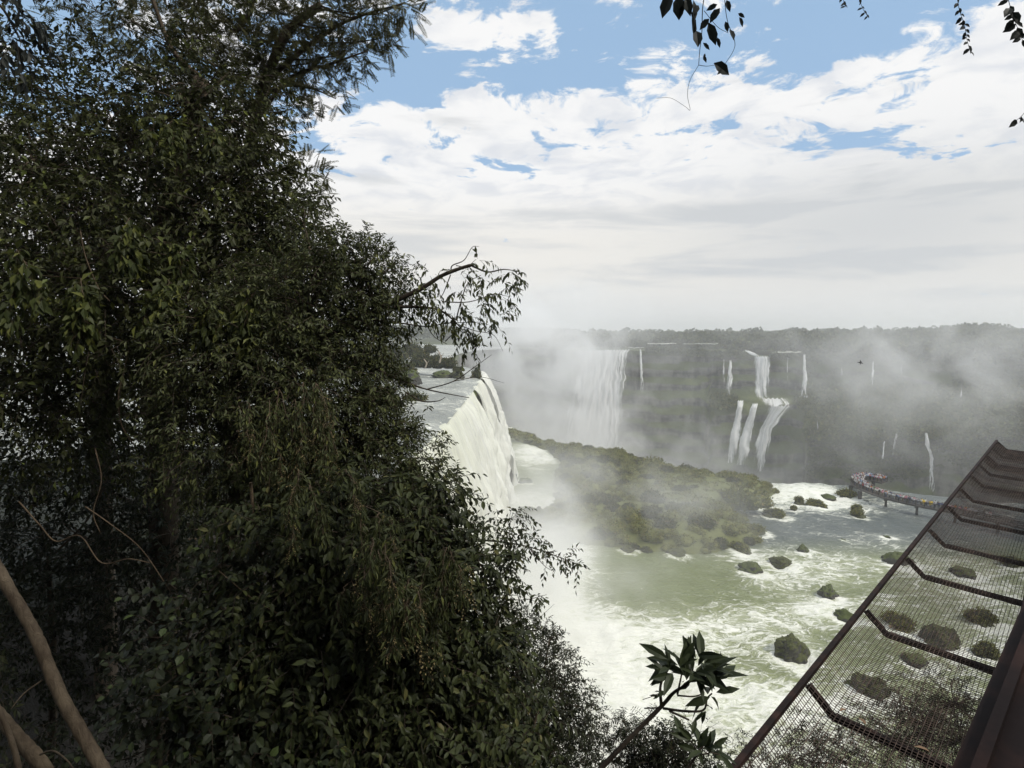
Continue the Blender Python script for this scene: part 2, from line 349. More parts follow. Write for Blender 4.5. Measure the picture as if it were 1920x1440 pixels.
def river():
    xs = np.concatenate([np.arange(-14, 60, .55), np.arange(60, 130, .8), np.arange(130, 215, 2.5)])
    edge = np.interp(xs, [-14, 0, 20, 40, 57, 75, 100, 106, 118, 150, 215], [262, 262, 215, 205, 178, 166, 161, 156, 150, 140, 130])
    tt = np.concatenate([np.linspace(0, 1, 300) ** 1.25, 1 + np.array([.006, .014, .022, .03, .05, .08])])
    X = np.repeat(xs[None], len(tt), 0); Y = 30 + (edge[None] - 30) * np.minimum(tt, 1)[:, None] + np.maximum(tt - 1, 0)[:, None] * 130
    over = np.maximum(tt - 1, 0)[:, None] * 130
    p = np.stack([X.ravel(), Y.ravel(), 0 * X.ravel()], -1)
    w1 = fbm(p * np.array((.16, .11, 1)), 4).reshape(X.shape); w2 = fbm(p * np.array((.55, .4, 1)) + 9, 4).reshape(X.shape)
    lump = fbm(p * .035 + 31, 3).reshape(X.shape)
    fo = .31 + .95 * sstep(22, 0, X - 6 * (lump - .5) * 3) * sstep(165, 125, Y) + .36 * sstep(44, 14, X) * sstep(90, 70, Y)
    fo += .42 * gauss(X, Y, 34, 63, 16, 9) + .62 * gauss(X, Y, 78, 150, 20, 13) + .4 * gauss(X, Y, 62, 141, 9, 7) + .3 * gauss(X, Y, 52, 106, 13, 9) + .3 * gauss(X, Y, 28, 81, 16, 5)
    fo += .5 * gauss(X, Y, 50, 88, 5, 4) + .3 * gauss(X, Y, 62, 66, 8, 9) + .25 * gauss(X, Y, 80, 75, 10, 8) + .5 * gauss(X, Y, 8, 205, 8, 22) + .3 * gauss(X, Y, 40, 75.5, 4.5, 2) - .14 * gauss(X, Y, 84, 127, 18, 10)
    fo -= .05 * gauss(X, Y, 30, 97, 17, 8) + .14 * gauss(X, Y, 46, 79, 7, 5)
    fo += .75 * (lump - .5)
    for (rx, ry, w) in RIVER_ROCKS:
        d = np.hypot((X - rx) / w, (Y - ry + .25 * w) / w); fo += .42 * np.exp(-((d - .85) / .5) ** 2)
    fo = np.where(over > 0, .9, np.clip(fo, 0, 1.05))
    amp = .25 + 1.1 * np.clip(fo, 0, 1)
    Z = (w1 - .5) * 1.7 * amp + (w2 - .5) * .8 * amp + gauss(X, Y, 78, 158, 24, 7) * 1.0
    Z = np.where(over > 0, Z - over * 1.2 - over ** 2 * .25, Z)
    mb = MB(); mb.grid(np.stack([X, Y, Z], -1)[:, ::-1])
    me = mb.mesh('river', MAT['river'], True); attr(me, 'foam', fo[:, ::-1]); attr(me, 'calm', (sstep(106, 122, Y + 5 * (lump - .5)) * sstep(20, 36, X))[:, ::-1]); struct(link('river', me))
RK = [(1490, 1232, 66, 48, 1), (1411, 1072, 44, 22, 0), (1471, 1060, 42, 22, 1), (1556, 1118, 40, 30, 0), (1592, 932, 34, 22, 2), (1535, 950, 40, 16, 2), (1500, 944, 18, 20, 2),
      (1490, 957, 12, 14, 2), (1456, 968, 44, 16, 2), (1610, 956, 22, 14, 2), (1614, 968, 26, 17, 2), (1508, 1036, 26, 22, 0), (1690, 1056, 50, 28, 0), (1590, 1160, 40, 18, 0), (1425, 1000, 34, 22, 2),
      (1665, 1010, 18, 8, 0), (1583, 1016, 14, 8, 0), (1556, 934, 26, 9, 0), (1640, 1308, 72, 52, 1), (1692, 1182, 58, 40, 2), (1772, 1212, 64, 50, 1), (1850, 1172, 52, 40, 2), (1722, 1245, 46, 26, 0), (1858, 1232, 46, 34, 2), (1812, 1078, 40, 20, 0), (1905, 1060, 40, 22, 2),
      (1000, 980, 78, 42, 1), (1030, 1022, 96, 44, 1), (1064, 1014, 40, 20, 0), (952, 902, 38, 40, 0), (985, 905, 26, 16, 0), (1070, 935, 70, 34, 1), (1600, 1290, 30, 16, 0), (1340, 1000, 30, 14, 1), (1090, 1010, 20, 12, 0), (1180, 1034, 36, 18, 1), (1270, 1042, 40, 20, 1), (1390, 1034, 40, 22, 2)]
RIVER_ROCKS = []
for a in RK:
    p = onz(a[0], a[1], 0); RIVER_ROCKS.append((p[0], p[1], a[2] / 2 * p[1] / F))
river()
def terrain():
    # island ground
    xs = np.arange(-8, 80, 1.2); ys = np.arange(106, 262, 1.5); X, Y = np.meshgrid(xs, ys)
    d = poly_dist(X, Y, ISLE); n = fbm(np.stack([X.ravel() * .08, Y.ravel() * .08, 0 * X.ravel()], -1), 4).reshape(X.shape)
    Z = np.where(d > 0, np.minimum(d * .45, 2.2) + (n - .4) * 3 * sstep(0, 6, d), d * .8) + .1
    mb = MB(); mb.grid(np.stack([X, Y, np.maximum(Z, -60)], -1)[:, ::-1]); struct(mb.obj('island_terrain', MAT['isleground'], None, True))
    return lambda x, y: float(np.interp(0, [0], [0]) + min(max(poly_dist(np.array([x]), np.array([y]), ISLE)[0], 0) * .45, 2.2))
isle_h = terrain()
# ---- rim of the gorge
RIM_L = [(-10, 36), (-9, 62), (-8.5, 100), (-8.5, 140), (-9, 160), (-10, 190), (-17, 212), (-27, 250), (-32, 320), (-24, 395), (2, 445)]
def Yc(px): return np.interp(px, [1010, 1060, 1180, 1300, 1500, 1700, 1920, 2100], [458, 442, 428, 410, 385, 348, 305, 265])
def lippy(px): return np.interp(px, [1010, 1060, 1180, 1190, 1300, 1400, 1500, 1600, 1750, 1920, 2100], [652, 656, 656, 657, 662, 668, 670, 680, 692, 702, 712])
def offs(px, py):                       # how far the far wall stands in front of its lip at a height
    if px < 1330: return np.interp(py, [650, 900], [0, 9])
    if px < 1515: return np.interp(py, [660, 744, 746, 762, 900], [0, 4, 5, 15, 20])
    return np.interp(py, [675, 732, 815, 930], [0, 4, 30, 35])
def far(px, py, extra=2.5): return at(px, py, Yc(px) - offs(px, py) - extra)
def cliffs():
    rows = []
    nv = 46
    pts = catmull(np.array(RIM_L, float), 10)
    tang = nrm(np.gradient(pts, axis=0)); nor = np.stack([tang[:, 1], -tang[:, 0]], -1)
    for (x, y), n in zip(pts, nor):
        base = -1.0 if y < 200 else -67; zl = np.interp(y, [36, 62, 140, 190, 300, 445], [34.2, 33.6, 32.6, 31.4, 31.5, 31.6]) - .5
        r = []
        for k in range(nv):
            t = k / (nv - 1); o = t * 2.5 + (0 if t else -.6); r.append((x + n[0] * o, y + n[1] * o, zl + (base - zl) * t))
        rows.append(r)
    for px in np.arange(1010, 2110, 8.0):
        r = []; pyl = lippy(px); zb = -67
        pys = np.concatenate([np.linspace(pyl, 745, 18), np.linspace(747, 815, 12), np.linspace(820, 960, 16)]) if px > 1330 else np.linspace(pyl, 950, 46)
        for py in pys: r.append(tuple(far(px, py, 0)))
        rows.append(r)
    P = np.array(rows); q = P.reshape(-1, 3)
    f = (fbm(q * np.array((.09, .09, .012)), 5) - .5) * 9 + (fbm(q * np.array((.25, .25, .06)) + 50, 4) - .5) * 3.5
    nx = np.where(q[:, 1] > 200, .15, 1.0); sc = np.where(q[:, 1] > 200, 1.0, .35)
    q = q + np.stack([nx * f * sc, np.where(q[:, 1] > 200, -1.0, 0) * f, 0 * f], -1)
    st_ = q[:, 2] / 11 + 1.3 * fbm(q * .018, 3); q[:, 1] -= np.where(q[:, 1] > 260, 3.2 * (st_ - np.floor(st_)) ** 2 * -1 + 1.0, 0)
    q[:, 1] = np.where(q[:, 1] > 260, q[:, 1] + 3, q[:, 1])
    mb = MB(); mb.grid(q.reshape(P.shape)); struct(mb.obj('cliff', MAT['cliff'], None, True))
    # plateau: outwards from the rim to the horizon, one sheet
    rim = P[:, 0].copy(); rim = np.concatenate([[(-14, -30, 34)], rim, [(420, 150, 26), (460, 20, 28), (430, -120, 30)]])
    C = np.array((90.0, 230.0)); out = []
    for s in np.concatenate([[0, 2, 6, 14, 30, 60, 110], np.geomspace(170, 6000, 20)]):
        d = nrm(rim[:, :2] - C); xy = rim[:, :2] + d * s
        z = (rim[:, 2] - .6) * max(0, 1 - s / 60) + min(1, s / 60) * 30.5 - 1.2 * min(1, s / 20)
        ang = np.degrees(np.arctan2(xy[:, 0], np.maximum(xy[:, 1], 1)))
        z = z + sstep(60, 420, s) * np.interp(ang, [-20, 5, 20, 36, 39.5, 43.5, 50], [-3, 2, 3.0, 6.0, 13.0, 1.0, -3]) * np.where(xy[:, 1] > 200, 1, 0) * (1 if s < 1500 else .6)
        out.append(np.concatenate([xy, z[:, None]], 1))
    mb = MB(); mb.grid(np.array(out)[:, ::-1]); struct(mb.obj('ground', MAT['ground'], None, True))
    return np.array(out)
PLAT = cliffs()
def upper_river():
    mb = MB(); pts = catmull(np.array(RIM_L, float), 8); out = []
    for s in np.concatenate([[-.5, 0, .8, 1.8, 3, 5, 8, 12, 18, 26, 36, 50, 70, 95, 130, 180, 240, 320, 450]]):
        t = nrm(np.gradient(pts, axis=0)); n = np.stack([-t[:, 1], t[:, 0]], -1)
        xy = pts + n * s; xy[:, 1] = np.where(pts[:, 1] > 380, pts[:, 1] + s * 1.15, xy[:, 1])
        z = np.interp(pts[:, 1], [36, 62, 140, 190, 300, 445], [34.2, 33.6, 32.6, 31.4, 31.5, 31.6]) + .35 * min(1, max(s, 0) / 10) + (0 if s > .5 else -.25)
        z = z + (fbm(np.stack([xy[:, 0] * .3, xy[:, 1] * .3, 0 * z], -1), 3) - .5) * .5
        out.append(np.concatenate([xy, z[:, None]], 1))
    mb.grid(np.array(out)[:, ::-1]); struct(mb.obj('upper_river_water', MAT['upper'], None, True))
    mb = MB(); g = np.stack(np.meshgrid(np.linspace(-60, 480, 30), np.linspace(158, 480, 20), indexing='xy') + [np.full((20, 30), -66.0)], -1)
    mb.grid(g[:, ::-1]); struct(mb.obj('gorge_water', MAT['upper'], None, True))
upper_river()
def near_ground(X, Y):
    s = np.maximum((Y - .5 * X) / 1.1 + 4, Y - 10.0); n = fbm(np.stack([X.ravel() * .25, Y.ravel() * .25, 0 * X.ravel()], -1), 4).reshape(X.shape)
    zr = np.where(s > 0, 41.2 - 1.3 * s, np.minimum(41.2 - 1.1 * s, 92))
    zl = np.where(Y > 0, 40.2 - .1 * Y - .05 * np.maximum(-X - 14, 0), np.minimum(40.2 - 1.15 * Y, 92))  # slope behind the viewer, unseen, raised steeply to block sun and sky
    z = zr + (zl - zr) * sstep(-3, -13, X) ; return np.maximum(z + (n - .5) * 1.6, -5)
def near():
    X, Y = np.meshgrid(np.concatenate([np.arange(-70, -20, 3), np.arange(-20, 26, .7), np.arange(26, 240, 4)]), np.concatenate([np.arange(-60, -6, 3), np.arange(-6, 62, .8)]))
    Z = near_ground(X, Y); mb = MB(); mb.grid(np.stack([X, Y, Z], -1)[:, ::-1]); struct(mb.obj('hillside', MAT['soil'], None, True))
near()
# ================================================================ WATERFALLS
def curtain(name, rows, uscale, label, matkey, tint, dens, amp=.5, group=None):
    """rows: (nv, nu, 3) points of the falling sheet"""
    P = np.array(rows, float); nv, nu = P.shape[:2]
    du = np.cumsum(np.concatenate([[0], np.linalg.norm(np.diff(P[0], axis=0), axis=-1)])); L = np.concatenate([[0], np.cumsum(np.linalg.norm(np.diff(P.mean(1), axis=0), axis=-1))])
    q = P.reshape(-1, 3); a = np.gradient(P, axis=1); b = np.gradient(P, axis=0); nn = nrm(np.cross(a.reshape(-1, 3), b.reshape(-1, 3)))
    U = np.repeat(du[None], nv, 0).ravel(); V = np.repeat(L[:, None], nu, 1).ravel()
    off_ = (fbm(np.stack([U * .5, V * .045, 0 * U + 7], -1), 5) - .5) * 2 * amp
    big_ = (fbm(np.stack([U * .32, V * .11, 0 * U + 3], -1), 5, .6) - .5) * 5.6 * amp; off_ = off_ + big_ * np.minimum(V / 14, 1.2)
    q = q + nn * (off_ * np.minimum(V / 3 + .1, 1))[:, None]
    mb = MB(); mb.grid(q.reshape(P.shape)); me = mb.mesh(name, MAT[matkey], True)
    attr(me, 'tint', np.asarray(tint) * np.ones(nv * nu) if np.ndim(tint) < 2 else np.asarray(tint)); attr(me, 'dens', np.asarray(dens) * np.ones(nv * nu) if np.ndim(dens) < 2 else np.asarray(dens))
    uvl = me.uv_layers.new(name='UVMap'); li = np.zeros(len(me.loops), np.int32); me.loops.foreach_get('vertex_index', li)
    uvl.data.foreach_set('uv', np.stack([U[li] * uscale, V[li]], -1).astype(np.float32).ravel())
    o = link(name, me); tag(o, label, 'waterfall', group); return o
def left_falls():
    # near fall: its lip runs away from the viewer, the water falls to the right
    ys = np.arange(50, 152, .5); lx = np.interp(ys, [50, 62, 100, 140, 152], [-9.2, -9, -8.5, -8.5, -8.6]); lz = np.interp(ys, [50, 62, 140, 152], [33.9, 33.6, 32.6, 32.3])
    jut = (fbm(np.stack([ys * .12, 0 * ys, 0 * ys + 3], -1), 4) - .5) * 6; lx0 = lx; lx = lx + (fbm(np.stack([ys * .22, 0 * ys, 0 * ys + 6], -1), 4) - .5) * 3.4; lz = lz + (fbm(np.stack([ys * .3, 0 * ys, 0 * ys + 16], -1), 3) - .5) * .8
    rows = []
    for t in np.linspace(0, 1, 60):
        tt = t ** 1.3; fall = 34.0 * tt; out = 6.6 * math.sqrt(tt) * (1 + .25 * tt)
        rows.append(np.stack([lx0 - .5, ys, lz - .5], -1) if t == 0 else np.stack([lx0 + (lx - lx0) * min(1, 4 * tt) + out + jut * (.05 + .95 * tt), ys, lz - fall - .15], -1))
    T = np.repeat(np.exp(-np.linspace(0, 1, 60) * 2.2)[:, None], len(ys), 1) * np.interp(ys, [50, 70, 95, 120, 152], [1, .9, .5, .75, .4])[None]
    D = np.repeat(np.linspace(.72, .9, 60)[:, None], len(ys), 1) - .5 * np.exp(-((ys - 118) / 2.0) ** 2)[None] * np.linspace(1, 0, 60)[:, None]
    curtain('waterfall', rows, 1.0, 'broad near waterfall pouring pale yellowish white water beside the dark trees', 'fall', T, D, 1.0)
    ys = np.arange(156, 199, .5); lx = np.interp(ys, [156, 190, 199], [-8.6, -10, -13]); lz = np.interp(ys, [156, 199], [32.2, 31.2]); rows = []
    jut = (fbm(np.stack([ys * .12, 0 * ys, 0 * ys + 8], -1), 4) - .5) * 2.5
    for t in np.linspace(0, 1, 50):
        tt = t ** 1.3; rows.append(np.stack([lx + 9.0 * math.sqrt(tt) * (1 + .15 * tt) + jut * tt - (1.0 if t == 0 else 0), ys, lz - 34.0 * tt], -1))
    curtain('waterfall', rows, 1.0, 'pure white waterfall curtain just past the mossy rock on the lip', 'fall', .12, np.repeat(np.linspace(.7, .92, 50)[:, None], len(ys), 1), .85)
left_falls()
def ribbon(path, label, dens=.62, nu=14, group=None, n=40, extra=2.5, bulge=.6, ragged=.0):
    """path: (px centre, py, width px) down the far cliff"""
    path = np.array(path, float); t = np.linspace(0, 1, n); s = np.linspace(0, 1, len(path)) if len(path) < 3 else (path[:, 1] - path[0, 1]) / (path[-1, 1] - path[0, 1])
    cx = np.interp(t, s, path[:, 0]); cy = np.interp(t, s, path[:, 1]); w = np.interp(t, s, path[:, 2]); rows = []; sd = path[0, 0]; kk = np.arange(n) * .3
    jl = fbm(np.stack([kk, 0 * kk + sd, 0 * kk], -1), 3) - .5; jr = fbm(np.stack([kk, 0 * kk + sd + 9.5, 0 * kk], -1), 3) - .5; cx = cx + jl * np.minimum(w * .3, 2.5); w = w * (1.3 if nu <= 14 else 1.05) * (1 + .5 * jr)
    for k in range(n):
        r = []
        for j in range(nu):
            u = j / (nu - 1) * 2 - 1; p = far(cx[k] + u * w[k] / 2, cy[k] + (1.6 * math.sin(j * 2.1 + sd) if k == 0 else 0), extra + bulge * (1 - u * u) * 2 + 2.0 * math.sqrt(k / n)); r.append(p)
        rows.append(r)
    edge = 1 - np.abs(np.linspace(-1, 1, nu)) ** (2.2 if nu > 10 else 3.2)
    D = (dens + (-.10 if nu > 10 else .04) - .34 + .34 * edge)[None] * np.ones((n, 1)) * np.linspace(1, .97, n)[:, None]
    if nu <= 8: D = D * (1 - .30 * np.linspace(0, 1, n)[:, None] ** 2) - .10
    else: D = D - .22 * np.linspace(0, 1, n)[:, None] ** 4
    return curtain('waterfall', rows, .8, label, 'trickle' if nu <= 8 else 'farfall', 0.0, D, .5, group)
ribbon([(1129, 656, 94), (1128, 690, 96), (1122, 730, 100), (1115, 780, 108), (1106, 840, 124), (1104, 870, 130)], 'great square curtain of white water falling into the mist across the gorge', .82, 60, extra=4)
ribbon([(1201, 655, 4), (1203, 700, 5), (1204, 738, 4)], 'thin white thread of water right beside the great square fall', .66, 6)
ribbon([(1180, 762, 4), (1178, 800, 5), (1178, 832, 5)], 'faint low trickle at the foot of the great square fall', .45, 6)
ribbon([(1357, 675, 3), (1357, 705, 3), (1358, 738, 2)], 'hair thin trickle left of the tapering white cascade', .55, 5)
ribbon([(1369, 676, 4), (1369, 700, 8), (1366, 741, 13)], 'tapering white cascade on the upper cliff widening downward, left of the central fall', .66, 8)
ribbon([(1429, 668, 30), (1428, 700, 32), (1429, 742, 34), (1436, 752, 44)], 'bright central plunge on the upper cliff landing on the rock shelf', .72, 24)
ribbon([(1398, 657, 8), (1410, 662, 14), (1424, 668, 22)], 'small stepped cascade feeding the top of the central plunge', .7, 8, n=14)
ribbon([(1450, 747, 50), (1455, 757, 62), (1452, 763, 60)], 'white foaming run across the rock shelf under the central plunge', .72, 20, n=14, extra=4)
ribbon([(1389, 751, 9), (1385, 780, 11), (1376, 830, 17), (1372, 868, 20)], 'leftmost of three lower cascades under the rock shelf', .64, 10)
ribbon([(1416, 757, 8), (1408, 785, 14), (1398, 820, 16), (1392, 872, 22)], 'middle one of three lower cascades under the rock shelf', .66, 10)
ribbon([(1464, 761, 44), (1452, 778, 34), (1436, 805, 26), (1428, 845, 30), (1422, 884, 34)], 'largest of the lower cascades, funnelling down to the left', .74, 22)
ribbon([(1508, 665, 4), (1509, 700, 6), (1508, 735, 12), (1507, 746, 19)], 'slim white fall spreading at its foot, right of the central plunge', .72, 8)
ribbon([(1477, 671, 7), (1477, 690, 4), (1476, 740, 3)], 'faint veil between the central plunge and the slim fall', .5, 6)
ribbon([(1578, 680, 2.5), (1578, 700, 3), (1577, 720, 2.5)], 'barely visible trickle right of the slim spreading fall', .5, 5)
ribbon([(1637, 678, 4), (1637, 700, 5), (1634, 730, 5)], 'thin lone fall on the green upper cliff under the flying bird', .6, 6)
ribbon([(1690, 679, 6), (1690, 695, 4), (1689, 712, 3)], 'short faint fall on the misty upper cliff', .5, 5)
ribbon([(1803, 722, 4), (1802, 740, 4), (1801, 768, 4)], 'faint trickle in the mist above the net platform', .5, 5)
ribbon([(1658, 828, 5), (1656, 850, 3), (1654, 872, 6)], 'thin two step trickle above the crowded platform', .6, 6)
ribbon([(1681, 812, 6), (1677, 840, 5), (1672, 866, 6)], 'branching trickle right of the two step trickle', .55, 6)
ribbon([(1736, 812, 5), (1739, 832, 9), (1745, 850, 5), (1747, 880, 8), (1747, 922, 5)], 'crooked white trickle down the lower cliff behind the walkway', .68, 7)
ribbon([(1532, 786, 3), (1534, 800, 3), (1535, 822, 3)], 'short trickle on the lower cliff beside the funnelling cascade', .5, 5)
def streams():
    mb = MB()
    for (x0, x1, y, w, d) in [(1178, 1208, 652, 2.0, 6), (1214, 1268, 644.5, 2.2, 60), (1282, 1346, 644.5, 1.8, 60), (1448, 1502, 660.5, 3, 10), (1392, 1402, 660, 5, 3), (1075, 1130, 652, 2, 8)]:
        xs = np.linspace(x0, x1, 24); r0 = []; r1 = []
        for i, x in enumerate(xs):
            j = (vnoise(np.array([[x * .2, y, 3.3]]))[0] - .5) * 2.4; k =   .2 + .65 * vnoise(np.array([[i * .45, y, x0 * .1]]))[0]
            w_ = w * .6; r0.append(at(x, y + j + w_ * .5 * k, Yc(x) + d)); r1.append(at(x, y + j - w_ * .5 * k, Yc(x) + d + 4))
        mb.grid(np.array([r0, r1]))
    me = mb.mesh('white_water', MAT['river']); attr(me, 'foam', np.ones(len(me.vertices))); struct(link('stream_water', me))
streams()
# ================================================================ ROCKS, SHRUBS, FOREST
def rock_mesh(seed, moss):
    n = 22; th = np.linspace(0, math.pi * .62, n); ph = np.arange(36) * 2 * math.pi / 36; T, P = np.meshgrid(th, ph, indexing='ij')
    d = np.stack([np.sin(T) * np.cos(P), np.sin(T) * np.sin(P), np.cos(T)], -1); q = d.reshape(-1, 3)
    r = .38 + 1.15 * fbm(q * 1.5 + seed * 5.7, 5, .6); q = q * r[:, None]; q[:, 2] *= .95
    mb = MB(); mb.grid(q.reshape(d.shape)[::-1], 0, True)
    return mb.mesh('rock', MAT['mossrock' if moss else 'rock'], not moss)
ROCKM = {(k, m): rock_mesh(k, m) for k in range(4) for m in (0, 1)}
def clump_mesh(name, seed, n, leaf, matkey, flat_=.8, core=True, sides=1):
    mb = MB(); lob = [(np.array((0, 0, .35)), .72)] + [(np.array((math.cos(a) * .5, math.sin(a) * .5, .15 + .3 * R.random())), .4 + .16 * R.random()) for a in [R.random() * 6.28 for _ in range(6)]]
    per = n // len(lob)
    for c, r in lob:
        d = rdir(per); d[:, 2] = np.abs(d[:, 2]) * 1.15 - .15; p = c + d * r * (.80 + .42 * RNG.random((per, 1)) ** 2); p[:, 2] *= flat_
        leaves(mb, p, nrm(d + rdir(per) * .9), nrm(d + rdir(per) * .6), leaf * (.6 + .8 * RNG.random(per)), .62, 0, False, .2, .2)
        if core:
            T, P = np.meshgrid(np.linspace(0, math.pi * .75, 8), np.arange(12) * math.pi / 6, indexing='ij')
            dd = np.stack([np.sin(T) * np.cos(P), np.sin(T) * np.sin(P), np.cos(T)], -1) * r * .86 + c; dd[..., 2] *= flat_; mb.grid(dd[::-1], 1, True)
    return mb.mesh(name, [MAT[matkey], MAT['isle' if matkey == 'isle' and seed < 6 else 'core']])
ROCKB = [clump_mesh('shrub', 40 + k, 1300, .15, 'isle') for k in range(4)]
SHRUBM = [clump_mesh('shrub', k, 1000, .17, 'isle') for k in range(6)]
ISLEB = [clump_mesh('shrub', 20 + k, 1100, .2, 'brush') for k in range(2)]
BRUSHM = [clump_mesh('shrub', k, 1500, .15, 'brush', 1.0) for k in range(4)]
used = set()
def uniq(s):
    return s
ROCK_LABELS = {0: 'large mossy boulder with a grass cap standing alone in green rapids', 1: 'low dark rock awash nearest below the island tip', 2: 'rounded mossy rock next to the low dark awash rock', 3: 'jagged wet rock splashed white beside the net edge',
  4: 'bushy islet just left of the crowded platform', 5: 'long low bushy islet in the white rapids', 6: 'small round bush rock left of the long low islet', 7: 'tiny bush rock behind the small round one', 8: 'wide flat bushy islet in the grey water', 9: 'upper one of two bush rocks below the platform', 10: 'lower one of two bush rocks below the platform',
  11: 'dark slanting rock in calm grey water below the wide islet', 12: 'dim dark rock at the edge of the net rim', 13: 'dark submerged rock just below the jagged splashed rock', 14: 'bush rock just off the front tip of the island', 15: 'tiny dark rock in grey water under the walkway', 16: 'tiny dark rock left of the one under the walkway', 17: 'flat dark rock in the white rapids by the bushy islet',
  18: 'big grass topped boulder seen through the nearest net panels', 19: 'bush covered rock seen through the net, left of its group', 20: 'tall mossy boulder seen through the middle of the net', 21: 'bush covered rock seen through the net near its inner side', 22: 'low dark rock seen through the net above the big boulder', 23: 'bush rock seen through the net by the dark girder', 24: 'dim low rock seen through the upper net panels', 25: 'bush rock behind the net under the far walkway end',
  26: 'domed mossy rock in spray beside the near waterfall', 27: 'broad mossy hump in spray at the island corner', 28: 'dark wet rock beside the broad mossy hump', 29: 'dark craggy rock at the foot of the white curtain', 30: 'small dark rock next to the craggy one below the curtain', 31: 'brown and green humped rock on the island edge facing the falls',
  32: 'small dark rock left of the big netted boulder', 33: 'mossy rock on the island front in mist', 34: 'small dark rock at the tail of the mossy hump', 35: 'mossy front shore rock of the island, leftmost', 36: 'mossy front shore rock near the island middle', 37: 'bush topped front shore rock near the island right end'}
for i, (px, py, w, h, kind) in enumerate(RK):
    p = onz(px, py, 0); k = p[1] / F * 1.08; m = ROCKM[(i % 4, 1 if kind else 0)]
    r = w / 2 * k; hh = h * k * (.7 if w < 60 else .85)
    o = link('river_rock', m, None, (p[0], p[1] + r * .4, -.16 * hh)); o.scale = (r, r * .85, hh * (1.0 if kind != 2 else .45)); o.rotation_euler = (0, 0, R.random() * 6.28)
    tag(o, ROCK_LABELS[i], 'rock', 'rocks in the river')
    if kind == 2:
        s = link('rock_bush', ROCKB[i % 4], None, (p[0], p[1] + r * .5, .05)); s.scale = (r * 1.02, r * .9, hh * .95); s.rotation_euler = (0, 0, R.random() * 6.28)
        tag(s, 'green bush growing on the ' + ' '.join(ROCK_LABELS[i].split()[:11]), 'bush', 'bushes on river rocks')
def island_shrubs():
    gx = np.arange(-8, 80, .5); gy = np.arange(106, 260, .5); DG = poly_dist(*np.meshgrid(gx, gy), ISLE)
    pts = []; tries = 0
    while len(pts) < 290 and tries < 60000:
        tries += 1; x = R.uniform(-6, 76); y = R.uniform(108, 256); d = DG[int((y - 106) * 2), int((x + 8) * 2)]
        if d < .25: continue
        n = vnoise(np.array([[x * .09, y * .07, 4.4]]))[0]; r = R.uniform(.9, 2.2) + n * 1.9; r = min(r, 1.1 + d * .5)
        if all((x - a) ** 2 + (y - b) ** 2 > (.72 * (r + c)) ** 2 for a, b, c, _ in pts): pts.append((x, y, r, d))
    for i, (x, y, r, d) in enumerate(pts):
        o = link('island_shrub', (SHRUBM + ISLEB)[R.randrange(8)], None, (x, y, isle_h(x, y) - .3)); hs = R.uniform(.75, 1.25); o.scale = (r, r, r * hs * .95); o.rotation_euler = (0, 0, R.random() * 6.28)
        tag(o, 'rounded green shrub in the misty thicket covering the mid river island', 'shrub', 'shrubs covering the island')
    for px, py, s, lab in [(1166, 842, 24, 'dark round tree standing tallest on the island ridge'), (1222, 852, 46, 'wide leafy clump right of the round ridge tree'), (1140, 872, 36, 'dark shaded bush below the round ridge tree'), (1085, 842, 32, 'double headed bush on the ridge towards the falls'), (962, 800, 26, 'bush at the far pointed end of the island'), (1310, 876, 34, 'upright brownish bush on the back ridge slope'), (1400, 905, 70, 'bright green leafy mound at the right end of the island'), (1430, 920, 40, 'rounded bright green bush at the island right tip')]:
        p = onz(px, py + s * .5, 3.0); r = s / 2 * p[1] / F * 1.1
        o = link('island_tree', SHRUBM[R.randrange(6)], None, (p[0], p[1], 1.8)); o.scale = (r, r, r * 1.15); tag(o, lab, 'tree', 'trees on the island ridge')
island_shrubs()
